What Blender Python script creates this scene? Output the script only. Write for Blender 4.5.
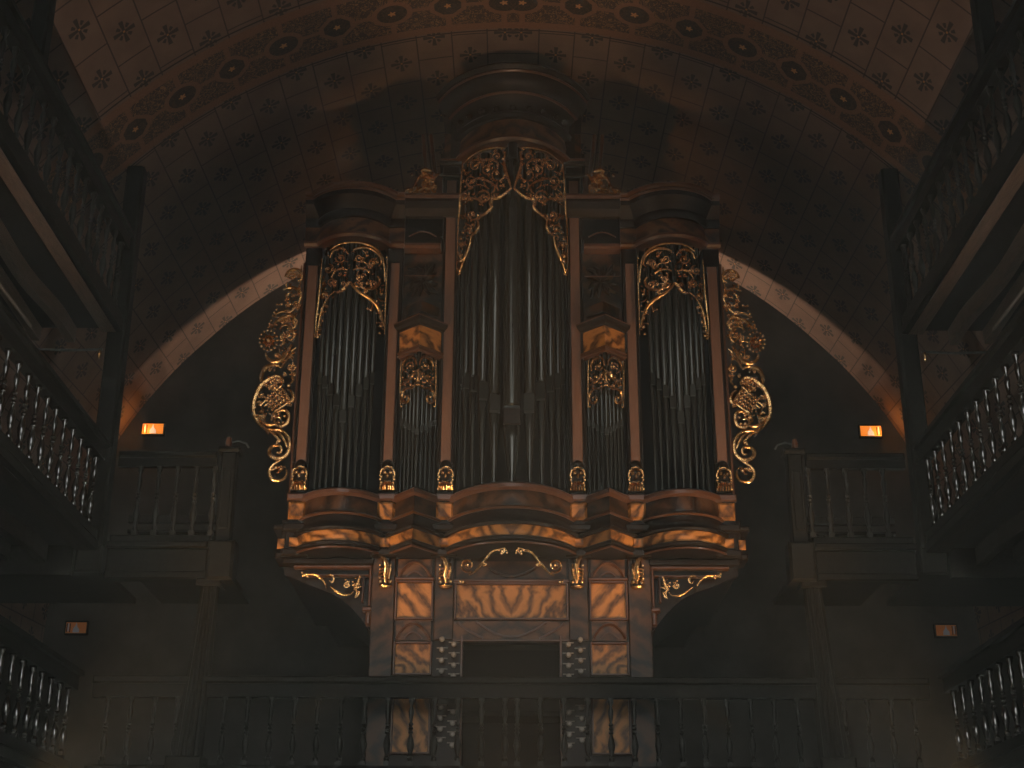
import bpy, bmesh, math, random
from mathutils import Vector
PI = math.pi
for o in list(bpy.data.objects): bpy.data.objects.remove(o)
SC = bpy.context.scene; COL = SC.collection
R_ = math.radians

# ------------------------------------------------------------------ camera
TILT = 22.05; FPX = 1422.0
cam_d = bpy.data.cameras.new('camera'); cam_d.sensor_width = 36; cam_d.lens = FPX*36/1024
cam = bpy.data.objects.new('camera', cam_d); COL.objects.link(cam)
cam.location = (0, 0, 0); cam.rotation_euler = (R_(90+TILT), R_(-0.0), 0)
from mathutils import Matrix
cam.matrix_world = Matrix.Rotation(R_(90+TILT), 4, 'X') @ Matrix.Rotation(R_(0.18), 4, 'Z')
cam_d.clip_end = 200
SC.camera = cam
# ------------------------------------------------------------------ colour management, world
SC.view_settings.view_transform = 'Standard'; SC.view_settings.look = 'None'
SC.view_settings.gamma = 1; SC.view_settings.use_curve_mapping = False
SC.view_settings.exposure = 0.0
try: SC.cycles.use_denoising = True
except Exception: pass
SC.cycles.max_bounces = 5; SC.cycles.sample_clamp_indirect = 3
world = bpy.data.worlds.new('dusk'); SC.world = world; world.use_nodes = True
bg = world.node_tree.nodes['Background']
bg.inputs[1].default_value = 3.6
_w = world.node_tree; _tc = _w.nodes.new('ShaderNodeTexCoord'); _sp = _w.nodes.new('ShaderNodeSeparateXYZ'); _rp = _w.nodes.new('ShaderNodeValToRGB')
_w.links.new(_tc.outputs['Generated'], _sp.inputs[0]); _w.links.new(_sp.outputs[2], _rp.inputs[0]); _w.links.new(_rp.outputs[0], bg.inputs[0])
_rp.color_ramp.elements[0].position = 0.0; _rp.color_ramp.elements[0].color = (0.04, 0.04, 0.038, 1)      # dark ground
_rp.color_ramp.elements[1].position = 0.06; _rp.color_ramp.elements[1].color = (0.84, 0.84, 0.80, 1)     # overcast evening sky above the horizon

def lamp(name, kind, loc, target, energy, color, size=0.3, spot=None, blend=0.6):
    d = bpy.data.lights.new(name, kind); d.energy = energy; d.color = color
    if kind == 'AREA': d.shape = 'DISK'; d.size = size
    else: d.shadow_soft_size = size
    if kind == 'SPOT': d.spot_size = R_(spot); d.spot_blend = blend
    o = bpy.data.objects.new(name, d); COL.objects.link(o); o.location = loc
    if target is not None:
        o.rotation_euler = (Vector(target)-Vector(loc)).to_track_quat('-Z', 'Y').to_euler()
    return o
HAZE = 0.0026
WARM = (1.0, 0.55, 0.23); COOL = (1.0, 0.95, 0.86)
for s in (-1, 1):
    lamp('organ_spot', 'SPOT', (s*4.1, 12.0, 1.0), (s*1.75, 15.9, 5.6), 1150, WARM, 0.05, 44, 0.9)     # spots on the side galleries, each aimed at its half of the case
    lamp('case_spot', 'SPOT', (s*2.0, 13.0, 1.9), (s*0.75, 15.9, 3.95), 205, WARM, 0.05, 30, 0.7)       # lights the lower case
    lamp('aisle_daylight', 'SPOT', (s*3.0, 6.0, 0.2), (-s*4.7, 12.8, 4.9), 900, COOL, 0.10, 32, 0.7)    # window light from the aisle opposite
    lamp('vault_lamp', 'SPOT', (s*2.4, 10.6, 0.4), (s*4.4, 12.2, 9.3), 620, (1.0, 0.70, 0.52), 0.15, 50, 1.0)
    lamp('gallery_lamp', 'SPOT', (s*4.25, 12.9, 3.3), (s*1.1, 15.9, 5.6), 85, COOL, 0.03, 62, 0.8)  # added spots for pale glints on pipes and gilding
lamp('vault_lamp', 'SPOT', (0, 10.4, 0.3), (0, 11.8, 11.0), 520, (1.0, 0.60, 0.35), 0.15, 46, 1.0)      # lamps of the nave, glowing up to the vault
lamp('vault_lamp', 'SPOT', (0, 2.5, -1.2), (0, 13.4, 11.2), 3300, (1.0, 0.61, 0.36), 0.06, 18, 0.8)
lamp('centre_spot', 'SPOT', (0, 11.0, 0.0), (0, 15.6, 5.4), 130, (1.0, 0.66, 0.38), 0.04, 34, 0.9)
for s in (-1, 1): lamp('vault_strip_light', 'POINT', (s*0.5, 20.34, 9.6), None, 330, (1.0, 0.72, 0.52), 0.05)  # added unseen between organ back and wall to light the vault's rear strip

# ------------------------------------------------------------------ projection of a measured point to a plane in the room
TT = R_(TILT)
def ray(u, v):
    dx = (u-512.5)/FPX; dy = (384-v)/FPX
    return dx, math.cos(TT)-dy*math.sin(TT), math.sin(TT)+dy*math.cos(TT)
def at(u, v, Y):
    r = ray(u, v); k = Y/r[1]; return Vector((r[0]*k, Y, r[2]*k))

# ------------------------------------------------------------------ node expressions
class X:
    def __init__(s, nt, v): s.nt = nt; s.v = v
    def _m(s, op, *a):
        n = s.nt.nodes.new('ShaderNodeMath'); n.operation = op
        for i, q in enumerate((s,)+a):
            q = q.v if isinstance(q, X) else q
            if isinstance(q, (int, float)): n.inputs[i].default_value = q
            else: s.nt.links.new(q, n.inputs[i])
        return X(s.nt, n.outputs[0])
    def __add__(s, o): return s._m('ADD', o)
    def __sub__(s, o): return s._m('SUBTRACT', o)
    def __mul__(s, o): return s._m('MULTIPLY', o)
    def __truediv__(s, o): return s._m('DIVIDE', o)
    def __lt__(s, o): return s._m('LESS_THAN', o)
    def __gt__(s, o): return s._m('GREATER_THAN', o)
    def abs(s): return s._m('ABSOLUTE')
    def floor(s): return s._m('FLOOR')
    def fract(s): return s._m('FRACT')
    def sin(s): return s._m('SINE')
    def sqrt(s): return s._m('SQRT')
    def min(s, o): return s._m('MINIMUM', o)
    def max(s, o): return s._m('MAXIMUM', o)
    def mod2(s): return (s*0.5).fract()*2
    def inv(s): return (s*-1)+1
    def atan2(s, o): return s._m('ARCTAN2', o)
    def clamp(s): return s.max(0).min(1)

def new_mat(name):
    m = bpy.data.materials.new(name); m.use_nodes = True; nt = m.node_tree
    b = nt.nodes['Principled BSDF']
    return m, nt, b
def coords(nt):
    tc = nt.nodes.new('ShaderNodeTexCoord'); sp = nt.nodes.new('ShaderNodeSeparateXYZ')
    nt.links.new(tc.outputs['Object'], sp.inputs[0])
    return tc.outputs['Object'], X(nt, sp.outputs[0]), X(nt, sp.outputs[1]), X(nt, sp.outputs[2])
def noise(nt, vec, scale, detail=4, rough=0.6, dist=0.0):
    n = nt.nodes.new('ShaderNodeTexNoise'); n.inputs['Scale'].default_value = scale
    n.inputs['Detail'].default_value = detail; n.inputs['Roughness'].default_value = rough
    n.inputs['Distortion'].default_value = dist
    if vec is not None: nt.links.new(vec, n.inputs['Vector'])
    return X(nt, n.outputs[0])
def combine(nt, x, y, z):
    c = nt.nodes.new('ShaderNodeCombineXYZ')
    for i, q in enumerate((x, y, z)):
        if isinstance(q, X): nt.links.new(q.v, c.inputs[i])
        else: c.inputs[i].default_value = q
    return c.outputs[0]
def ramp(nt, f, stops):
    r = nt.nodes.new('ShaderNodeValToRGB'); nt.links.new(f.v, r.inputs[0]); e = r.color_ramp.elements
    while len(e) < len(stops): e.new(0.5)
    for i, (p, c) in enumerate(stops): e[i].position = p; e[i].color = (*c, 1)
    return r.outputs[0]
def mix(nt, f, a, b):
    n = nt.nodes.new('ShaderNodeMix'); n.data_type = 'RGBA'
    if isinstance(f, X): nt.links.new(f.v, n.inputs[0])
    else: n.inputs[0].default_value = f
    for i, q in ((6, a), (7, b)):
        if isinstance(q, tuple): n.inputs[i].default_value = (*q, 1)
        else: nt.links.new(q, n.inputs[i])
    return n.outputs[2]
def bump(nt, b, h, strength, dist=0.01):
    n = nt.nodes.new('ShaderNodeBump'); n.inputs['Strength'].default_value = strength; n.inputs['Distance'].default_value = dist
    nt.links.new(h.v, n.inputs['Height']); nt.links.new(n.outputs[0], b.inputs['Normal'])
def plain(name, c1, c2, scale=6, rough=0.5, metal=0.0, bmp=0.2, stretch=(1, 1, 1), spec=0.5):
    m, nt, b = new_mat(name); v, x, y, z = coords(nt)
    vec = combine(nt, x*stretch[0], y*stretch[1], z*stretch[2])
    n = noise(nt, vec, scale)
    nt.links.new(ramp(nt, n, [(0.3, c1), (0.7, c2)]), b.inputs['Base Color'])
    b.inputs['Roughness'].default_value = rough; b.inputs['Metallic'].default_value = metal
    b.inputs['Specular IOR Level'].default_value = spec
    if bmp: bump(nt, b, noise(nt, vec, scale*4), bmp)
    return m
M = {}
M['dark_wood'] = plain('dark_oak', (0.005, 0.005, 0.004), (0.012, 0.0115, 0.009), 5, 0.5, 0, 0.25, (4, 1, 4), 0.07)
M['beam_dark'] = plain('shadowed_oak', (0.012, 0.010, 0.008), (0.025, 0.02, 0.016), 6, 0.6, 0, 0.3, (5, .6, 5), 0.1)  # darker copy of the beam oak, shade put into the colour
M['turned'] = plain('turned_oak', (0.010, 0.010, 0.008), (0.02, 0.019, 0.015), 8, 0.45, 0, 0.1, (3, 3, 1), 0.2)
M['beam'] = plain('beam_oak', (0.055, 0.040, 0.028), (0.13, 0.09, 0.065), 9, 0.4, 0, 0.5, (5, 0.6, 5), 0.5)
M['baluster'] = plain('polished_oak', (0.008, 0.0075, 0.006), (0.014, 0.013, 0.01), 8, 0.17, 0, 0.1, (3, 3, 1), 0.6)
for n_ in [q for q in M['baluster'].node_tree.nodes if q.type == 'BSDF_PRINCIPLED']: n_.inputs['Coat Weight'].default_value = 1.0; n_.inputs['Coat Roughness'].default_value = 0.10; n_.inputs['Coat IOR'].default_value = 1.8
M['case'] = plain('organ_case_black_walnut', (0.008, 0.006, 0.004), (0.018, 0.012, 0.008), 7, 0.42, 0, 0.1, (1, 1, 3), 0.15)
M['strip'] = plain('walnut_strip', (0.145, 0.078, 0.050), (0.185, 0.10, 0.066), 14, 0.6, 0, 0.1, (4, 4, .4), 0.3)
M['mould'] = plain('waxed_moulding', (0.060, 0.026, 0.012), (0.105, 0.046, 0.021), 6, 0.30, 0, 0.05, (1, 1, 4), 0.3)
M['pipe'] = plain('pipe_tin', (0.036, 0.038, 0.034), (0.056, 0.059, 0.053), 3, 0.19, 0.65, 0.03, (3, 3, .3))
M['slot'] = plain('pipe_mouth_shadow', (0.006, 0.006, 0.006), (0.012, 0.012, 0.011), 5, 0.7, 0.0, 0)
M['iron'] = plain('wrought_iron', (0.10, 0.105, 0.10), (0.18, 0.18, 0.17), 12, 0.35, 0.8, 0.2)
M['wall'] = plain('old_plaster', (0.020, 0.018, 0.015), (0.055, 0.049, 0.042), 1.3, 0.85, 0, 0.6)
M['floor'] = plain('stone_floor', (0.06, 0.055, 0.05), (0.12, 0.11, 0.1), 1.5, 0.6, 0, 0.2)
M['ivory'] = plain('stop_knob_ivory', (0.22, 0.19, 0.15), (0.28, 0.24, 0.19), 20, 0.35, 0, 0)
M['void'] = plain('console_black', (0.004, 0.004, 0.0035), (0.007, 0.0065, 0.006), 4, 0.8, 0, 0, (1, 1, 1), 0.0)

def gold():
    m, nt, b = new_mat('gilded_carving'); v, x, y, z = coords(nt)
    n = noise(nt, v, 22, 3)
    nt.links.new(ramp(nt, n, [(0.35, (0.55, 0.27, 0.09)), (0.6, (1.0, 0.62, 0.27))]), b.inputs['Base Color'])
    b.inputs['Metallic'].default_value = 0.95; b.inputs['Roughness'].default_value = 0.17
    bump(nt, b, noise(nt, v, 60, 2), 0.5, 0.01)
    return m
M['gold'] = gold()
def burl(name, dark, light, fr, ang, k=1.0):
    m, nt, b = new_mat(name); v, x, y, z = coords(nt)
    ax = x.abs()
    ca, sa = math.cos(R_(ang)), math.sin(R_(ang))
    vec = combine(nt, ax, y*0.4, z)
    w = noise(nt, vec, 2.0*k, 3, 0.55, 0.6)
    across = ax*sa + z*ca; along = ax*ca - z*sa
    fine = noise(nt, combine(nt, across*34, along*6, y*4), 1.0, 5, 0.72, 0.5)
    spots = noise(nt, vec, 38, 3, 0.7)
    f = ((across + w*0.75)*fr).sin()*0.5 + 0.5
    f = f*0.40 + fine*0.52 + spots*0.22
    nt.links.new(ramp(nt, f, [(0.30, dark), (0.48, tuple(0.42*(a+c) for a, c in zip(dark, light))), (0.74, light)]), b.inputs['Base Color'])
    b.inputs['Roughness'].default_value = 0.42; b.inputs['Specular IOR Level'].default_value = 0.25
    bump(nt, b, fine, 0.12)
    return m
M['burl'] = burl('burl_walnut_veneer', (0.030, 0.012, 0.004), (0.47, 0.205, 0.055), 38, -52)
M['burl_dark'] = burl('dark_burl_walnut', (0.007, 0.004, 0.002), (0.070, 0.033, 0.013), 24, 35)
M['burl_arch'] = burl('figured_walnut', (0.014, 0.007, 0.004), (0.12, 0.055, 0.021), 30, 20)

def emis(name, col, st):
    m, nt, b = new_mat(name)
    b.inputs['Base Color'].default_value = (*[c*0.5 for c in col], 1)
    v, x, y, z = coords(nt); n = noise(nt, v, 30, 2)
    nt.links.new(ramp(nt, n, [(0.3, tuple(c*0.75 for c in col)), (0.7, col)]), b.inputs['Emission Color'])
    b.inputs['Emission Strength'].default_value = st
    return m
M['sign_orange'] = emis('lit_sign_orange', (0.85, 0.25, 0.025), 0.95)
M['sign_white'] = emis('lit_sign_white', (0.62, 0.56, 0.46), 0.8)
M['sign_dim'] = emis('dim_sign_orange', (1.0, 0.30, 0.05), 0.04)
M['sign_dim_white'] = emis('dim_sign_white', (0.6, 0.62, 0.7), 0.035)

ZC, RV = 4.25, 6.82
def vault_mat():
    m, nt, b = new_mat('painted_vault_boards'); v, x, y, z = coords(nt)
    th0 = (x.atan2(z-ZC)).abs()*(180/PI)
    rear = y > 14.9
    th = th0*((y-15).max(0)*0.006+1)
    k = (th+1.03)/3.83                       # one more than the column index
    cell = k.floor(); odd = cell.mod2()      # odd -> even column
    dx = (k.fract()-0.5)*0.456
    ph = y*(1/0.92) + rear*(-(15.91-12.73)/0.92) + (-12.73/0.92+0.5) + odd.inv()*0.5
    dy = (ph.fract()-0.5)*0.92
    adx, ady = dx.abs(), dy.abs()
    fy = ady*0.80; r = (dx*dx+fy*fy).sqrt()
    m1 = adx.min(fy); m2 = (adx-fy).abs()*0.707
    arm = (m1 < (r*0.12+0.012))*(r < 0.14)*(r > 0.012)
    sh = (m2 < (r*0.20+0.002))*(r < 0.108)*(r > 0.055)
    lines = (adx > 0.219).max(ady > 0.449)
    dark = arm.max(sh)
    # transverse painted band
    s = ((th0-0.95)*(1/5.87)+0.5).fract()-0.5
    kk = (((th0-0.95)*(1/5.87)+0.5).floor()).mod2()
    sx = s*(5.87*RV*PI/180); sy = y-14.83
    asx, asy = sx.abs(), sy.abs()
    rr_round = ((sx*0.88)*(sx*0.88)+sy*sy).sqrt()
    rr_oct = asx.max(asy).max((asx+asy)*0.74)
    rr = rr_round*kk.inv() + rr_oct*kk
    inner = rr < 0.168; ring = rr < 0.23
    bars = (asy < 0.032).max(asx < 0.035)
    border = (sy < -0.43).max(sy > 0.40)
    vec = combine(nt, th0*0.119, y, 0.0)
    nz = noise(nt, vec, 9, 3, 0.6, 1.6); nf = noise(nt, vec, 34, 3)
    scroll = ((nz*34).sin()*0.5+0.5)
    tan = ramp(nt, noise(nt, vec, 1.7, 5), [(0.3, (0.135, 0.089, 0.068)), (0.72, (0.200, 0.134, 0.099))])
    motif = (0.045, 0.042, 0.036)
    tile = mix(nt, dark, mix(nt, lines, tan, (0.055, 0.042, 0.034)), motif)
    heart = (r < 0.014)
    tile = mix(nt, heart, tile, (0.35, 0.17, 0.06))
    brown = ramp(nt, nf, [(0.3, (0.165, 0.086, 0.050)), (0.7, (0.215, 0.115, 0.068))])
    fill = ramp(nt, scroll, [(0.45, (0.055, 0.042, 0.034)), (0.80, (0.078, 0.052, 0.036)), (0.98, (0.27, 0.15, 0.07))])
    med = ramp(nt, scroll*0.6+nf*0.5, [(0.45, (0.028, 0.027, 0.022)), (0.85, (0.075, 0.050, 0.034))])
    bandc = mix(nt, border.max(bars), fill, brown)
    bandc = mix(nt, ring, bandc, brown)
    bandc = mix(nt, inner, bandc, med)
    star = (rr < (((sx.atan2(sy))*5).sin()*0.012+0.036))
    bandc = mix(nt, star, bandc, (0.46, 0.22, 0.08))
    isband = (y > 14.25)*(y < 15.36)
    edge = (((y-14.19).abs() < 0.014)).max((y-15.40).abs() < 0.012)
    c = mix(nt, isband, tile, bandc); c = mix(nt, edge, c, (0.03, 0.025, 0.02))
    nt.links.new(c, b.inputs['Base Color'])
    b.inputs['Roughness'].default_value = 0.75; b.inputs['Specular IOR Level'].default_value = 0.2
    bump(nt, b, nf, 0.15)
    return m
M['vault'] = vault_mat()

# ------------------------------------------------------------------ mesh builder
class MB:
    def __init__(s): s.v = []; s.f = []; s.mat = []; s.cur = 0
    def add(s, vs, fs):
        o = len(s.v); s.v += [tuple(p) for p in vs]; s.f += [[i+o for i in f] for f in fs]; s.mat += [s.cur]*len(fs)
    def box(s, x0, x1, y0, y1, z0, z1, bev=0.0):
        x0, x1 = min(x0, x1), max(x0, x1); y0, y1 = min(y0, y1), max(y0, y1); z0, z1 = min(z0, z1), max(z0, z1)
        if not bev:
            s.add([(x, y, z) for z in (z0, z1) for y in (y0, y1) for x in (x0, x1)],
                  [(0, 2, 3, 1), (4, 5, 7, 6), (0, 1, 5, 4), (2, 6, 7, 3), (0, 4, 6, 2), (1, 3, 7, 5)]); return
        e = min(bev, (x1-x0)/2.01, (z1-z0)/2.01, (y1-y0)/2.01)
        def rect(y, a): return [(x0+a, y, z0+a), (x1-a, y, z0+a), (x1-a, y, z1-a), (x0+a, y, z1-a)]
        rings = [rect(y0, e), rect(y0+e, 0), rect(y1-e, 0), rect(y1, e)]
        s.loft(rings, closed=True, caps=True)
    def loft(s, rings, closed=True, caps=False):
        n = len(rings[0]); vs = [p for r in rings for p in r]; fs = []
        for i in range(len(rings)-1):
            for j in range(n if closed else n-1):
                k = (j+1) % n; fs.append((i*n+j, i*n+k, (i+1)*n+k, (i+1)*n+j))
        if caps: fs.append(tuple(range(n-1, -1, -1))); fs.append(tuple((len(rings)-1)*n+j for j in range(n)))
        s.add(vs, fs)
    def tube(s, pts, rad, seg=7, flat=None):
        pts = [Vector(p) for p in pts]; n = len(pts); rings = []
        for i, p in enumerate(pts):
            t = (pts[min(i+1, n-1)]-pts[max(i-1, 0)])
            if t.length < 1e-9: t = Vector((0, 0, 1))
            t.normalize(); a = Vector((0, 1, 0)); side = t.cross(a)
            if side.length < 0.05: side = t.cross(Vector((1, 0, 0)))
            side.normalize(); up = side.cross(t)
            r = rad(i/(n-1)) if callable(rad) else rad; fl = flat or 1.0
            rings.append([p+side*(r*math.cos(q))+up*(r*fl*math.sin(q)) for q in [2*PI*j/seg for j in range(seg)]])
        s.loft(rings, True, True)
    def lathe(s, prof, cx, cy, z0=0, seg=10, sy=1.0):
        rings = [[(cx+r*math.cos(2*PI*j/seg), cy+sy*r*math.sin(2*PI*j/seg), z0+z) for j in range(seg)] for r, z in prof]
        s.loft(rings, True, True)
    def ball(s, c, r, seg=6, sc=(1, 1, 1)):
        rings = []
        for i in range(1, 4):
            t = PI*i/4
            rings.append([(c[0]+sc[0]*r*math.sin(t)*math.cos(2*PI*j/seg), c[1]+sc[1]*r*math.sin(t)*math.sin(2*PI*j/seg), c[2]-sc[2]*r*math.cos(t)) for j in range(seg)])
        n = seg; vs = [p for q in rings for p in q]+[(c[0], c[1], c[2]-sc[2]*r), (c[0], c[1], c[2]+sc[2]*r)]; fs = []
        for i in range(2):
            for j in range(n): k = (j+1) % n; fs.append((i*n+j, i*n+k, (i+1)*n+k, (i+1)*n+j))
        for j in range(n): k = (j+1) % n; fs.append((3*n, k, j)); fs.append((3*n+1, 2*n+j, 2*n+k))
        s.add(vs, fs)
    def prism(s, poly, y0, y1):
        n = len(poly)
        s.loft([[(x, y0, z) for x, z in poly], [(x, y1, z) for x, z in poly]], True, True)
    def sweep(s, path, prof, close_prof=True):
        """path: plan points (x, y) left to right, outward normal toward -y; prof: (out, z) pairs"""
        n = len(path); nor = []
        for i in range(n):
            def nn(a, b):
                d = Vector((path[b][0]-path[a][0], path[b][1]-path[a][1])); d.normalize(); return Vector((d.y, -d.x))
            if i == 0: q = nn(0, 1)
            elif i == n-1: q = nn(n-2, n-1)
            else:
                a, b = nn(i-1, i), nn(i, i+1); q = a+b
                q = q/q.length; q = q/max(0.45, q.dot(a))
            nor.append(q)
        rings = [[(path[i][0]+nor[i].x*o, path[i][1]+nor[i].y*o, z) for o, z in prof] for i in range(n)]
        s.loft(rings, close_prof, close_prof)
    def mirror(s):
        o = len(s.v); s.v += [(-x, y, z) for x, y, z in s.v]; s.f += [[i+o for i in reversed(f)] for f in s.f]; s.mat += s.mat[:]
        return s
    def build(s, name, mat, parent=None, loc=None, smooth=False, mats=None):
        """vertices are given in world metres; loc (or the parent's place) becomes the origin"""
        off = Vector(loc) if loc is not None else (ROOTS.get(parent.name, Vector((0, 0, 0))) if parent else Vector((0, 0, 0)))
        me = bpy.data.meshes.new(name)
        me.from_pydata([(p[0]-off.x, p[1]-off.y, p[2]-off.z) for p in s.v], [], s.f); me.update()
        bm = bmesh.new(); bm.from_mesh(me); bmesh.ops.recalc_face_normals(bm, faces=bm.faces); bm.to_mesh(me); bm.free()
        for q in ([mat] if mats is None else mats): me.materials.append(M[q] if isinstance(q, str) else q)
        if mats is not None: me.polygons.foreach_set('material_index', s.mat)
        if smooth:
            me.polygons.foreach_set('use_smooth', [True]*len(me.polygons))
            me.set_sharp_from_angle(angle=R_(42))
        o = bpy.data.objects.new(name, me); COL.objects.link(o)
        if parent is not None:
            o.parent = parent
            ROOTS[o.name] = off
        else:
            o.location = off
        return o
ROOTS = {}
def tag(o, label=None, cat=None, group=None, kind=None):
    if label: o['label'] = label
    if cat: o['category'] = cat
    if group: o['group'] = group
    if kind: o['kind'] = kind
    return o
def thing(name, loc, label, cat, group=None):
    o = bpy.data.objects.new(name, None); COL.objects.link(o); o.location = loc; ROOTS[o.name] = Vector(loc)
    o.empty_display_size = 0.2
    return tag(o, label, cat, group)
def copy_tree(o, loc, label=None):
    c = o.copy(); COL.objects.link(c); c.location = loc
    if label: c['label'] = label
    for ch in list(o.children):
        d = ch.copy(); COL.objects.link(d); d.parent = c
        for g in ch.children:
            e = g.copy(); COL.objects.link(e); e.parent = d
    return c

# ------------------------------------------------------------------ room shell
WALLY = 20.6; FLOORZ = -1.6; YB = -3.0
b = MB(); b.box(-7.2, 7.2, YB, WALLY+0.3, FLOORZ-0.2, FLOORZ); tag(b.build('floor', 'floor'), kind='structure')
for s, nm in ((-1, 'wall_left'), (1, 'wall_right')):
    b = MB(); b.box(s*RV, s*(RV+0.35), YB, WALLY+0.3, FLOORZ, ZC); tag(b.build(nm, 'wall'), kind='structure')
b = MB(); b.box(-7.2, 7.2, WALLY, WALLY+0.4, FLOORZ, 11.6); tag(b.build('wall_back', 'wall'), kind='structure')
b = MB(); N = 96
rvf = lambda t: RV+0.13*max(0.0, math.cos(2*t))
inner = [(rvf(-PI/2+PI*i/N)*math.sin(-PI/2+PI*i/N), ZC+rvf(-PI/2+PI*i/N)*math.cos(-PI/2+PI*i/N)) for i in range(N+1)]
outer = [((RV+0.4)*math.sin(-PI/2+PI*i/N), ZC+(RV+0.4)*math.cos(-PI/2+PI*i/N)) for i in range(N+1)]
ring = inner+outer[::-1]
b.loft([[(x, y, z) for x, z in ring] for y in (YB, WALLY+0.3)], True, True)
tag(b.build('ceiling', 'vault', smooth=True), kind='structure')

# ------------------------------------------------------------------ galleries
W = 4.65; YG = 15.4; Y0G = 8.4
LV = {'lower': 1.80, 'middle': 4.30, 'upper': 6.94}
BAL = [(0.0, .05), (0.022, .05), (0.032, .10), (0.016, .13), (0.032, .20), (0.042, .27), (0.030, .34), (0.014, .40),
       (0.029, .43), (0.014, .455), (0.029, .48), (0.014, .505), (0.029, .53), (0.014, .56), (0.026, .64), (0.031, .70), (0.014, .77), (0.032, .82), (0.030, .87), (0.0, .87)]
def baluster_mesh(h):
    k = h/0.87; b = MB()
    b.box(-0.03, 0.03, -0.03, 0.03, 0.0, 0.06*k)
    b.lathe([(r, z*k) for r, z in BAL], 0, 0, 0, 9)
    b.box(-0.028, 0.028, -0.028, 0.028, 0.84*k, 0.90*k)
    return b
_bcache = {}
def baluster(parent, x, y, z, h, mt='turned'):
    key = (round(h, 3), mt)
    if key not in _bcache:
        o = baluster_mesh(h).build('baluster', mt, None, (0, 0, 0), smooth=True); _bcache[key] = o
        me = o.data; bpy.data.objects.remove(o); _bcache[key] = me
    o = bpy.data.objects.new('baluster', _bcache[key]); COL.objects.link(o); o.parent = parent
    off = ROOTS[parent.name]; o.location = (x-off.x, y-off.y, z-off.z)
GR = {'gallery_balustrade': 'balustrades of the galleries', 'side_gallery': 'side galleries', 'gallery_post': 'gallery posts', 'back_gallery': 'back gallery floors', 'end_post': 'end posts beside the organ', 'fluted_column': 'fluted columns', 'reading_lamp': 'reading lamps', 'gallery_bench': 'gallery benches', 'iron_tie_rod': 'tie rods', 'exit_sign': 'exit signs', 'conduit_pipe': 'conduit pipes'}
def railing_side(s, lev, top, label, y0=Y0G):
    z = LV[lev]; t = thing('gallery_balustrade', (s*W, y0, z), label, 'balustrade')
    L = YG-0.155
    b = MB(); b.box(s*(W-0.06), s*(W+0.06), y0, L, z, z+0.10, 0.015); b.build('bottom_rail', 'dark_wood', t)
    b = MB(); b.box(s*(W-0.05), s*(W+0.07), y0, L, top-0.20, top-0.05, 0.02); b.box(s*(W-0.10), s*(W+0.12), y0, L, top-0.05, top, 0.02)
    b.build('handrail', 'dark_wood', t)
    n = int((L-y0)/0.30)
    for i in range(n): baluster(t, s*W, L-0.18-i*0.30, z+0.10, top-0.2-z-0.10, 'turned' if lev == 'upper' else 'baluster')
    return t
def side_gallery(s, lev, label):
    z = LV[lev]; t = thing('side_gallery', (s*W, Y0G, z), label, 'gallery')
    out = min(RV, math.sqrt(max(0.1, RV*RV-max(0, z-ZC)**2)))-0.06
    y1 = YG-0.15
    b = MB(); b.box(s*(W-0.02), s*out, Y0G, y1, z-0.07, z-0.001)
    if lev != 'upper': b.box(s*(W+0.18), s*out, y1, 18.0, z-0.07, z-0.001); b.box(s*(W+0.18), s*out, y1-0.02, y1+0.05, z-0.40, z-0.07)
    b.build('deck', 'dark_wood', t)
    b = MB(); b.box(s*(W-0.04), s*(W+0.0), Y0G, YG-0.15, z-0.12, z-0.07, 0.01); b.box(s*(W-0.08), s*(W+0.02), Y0G, YG-0.15, z-0.12, z-0.03, 0.02); b.build('fascia', 'dark_wood', t)
    zj = z-0.26
    specs = [(W+0.0, W+0.165, z-0.125, 0), (5.12, 5.22, zj, 1), (5.50, 5.59, zj+0.02, 2)]
    for x0, x1, zz, w in specs:
        b = MB(); n = 26; rings = []
        for i in range(n+1):
            y = Y0G+(YG-0.16-Y0G)*i/n; d = 0.0
            if w == 1: d = 0.05*math.exp(-((y-13.6)/0.8)**2)-0.03*math.exp(-((y-14.6)/0.5)**2)
            if w == 2: d = 0.03*math.sin(y*1.3)
            xs = (s*(x0+d), s*(x1+d))
            rings.append([(xs[0], y, zz), (xs[1], y, zz), (xs[1], y, z-0.07), (xs[0], y, z-0.07)])
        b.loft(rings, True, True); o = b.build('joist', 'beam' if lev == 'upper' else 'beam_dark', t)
    return t
SN = {-1: 'left', 1: 'right'}
for s in (-1, 1):
    side_gallery(s, 'upper', f'dark wooden upper gallery along the {SN[s]} wall with worn joists lit underneath')
    railing_side(s, 'upper', 8.10, f'dark turned-baluster railing of the upper gallery on the {SN[s]} side')
    side_gallery(s, 'middle', f'dark wooden middle gallery along the {SN[s]} wall below the upper one')
    railing_side(s, 'middle', 5.42, f'middle gallery railing on the {SN[s]} with glinting polished balusters')
    side_gallery(s, 'lower', f'lowest dark wooden gallery along the {SN[s]} wall at the picture\'s bottom corner')
    railing_side(s, 'lower', 2.84, f'lowest gallery railing in the bottom {SN[s]} corner with pale glints on its balusters')

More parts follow.
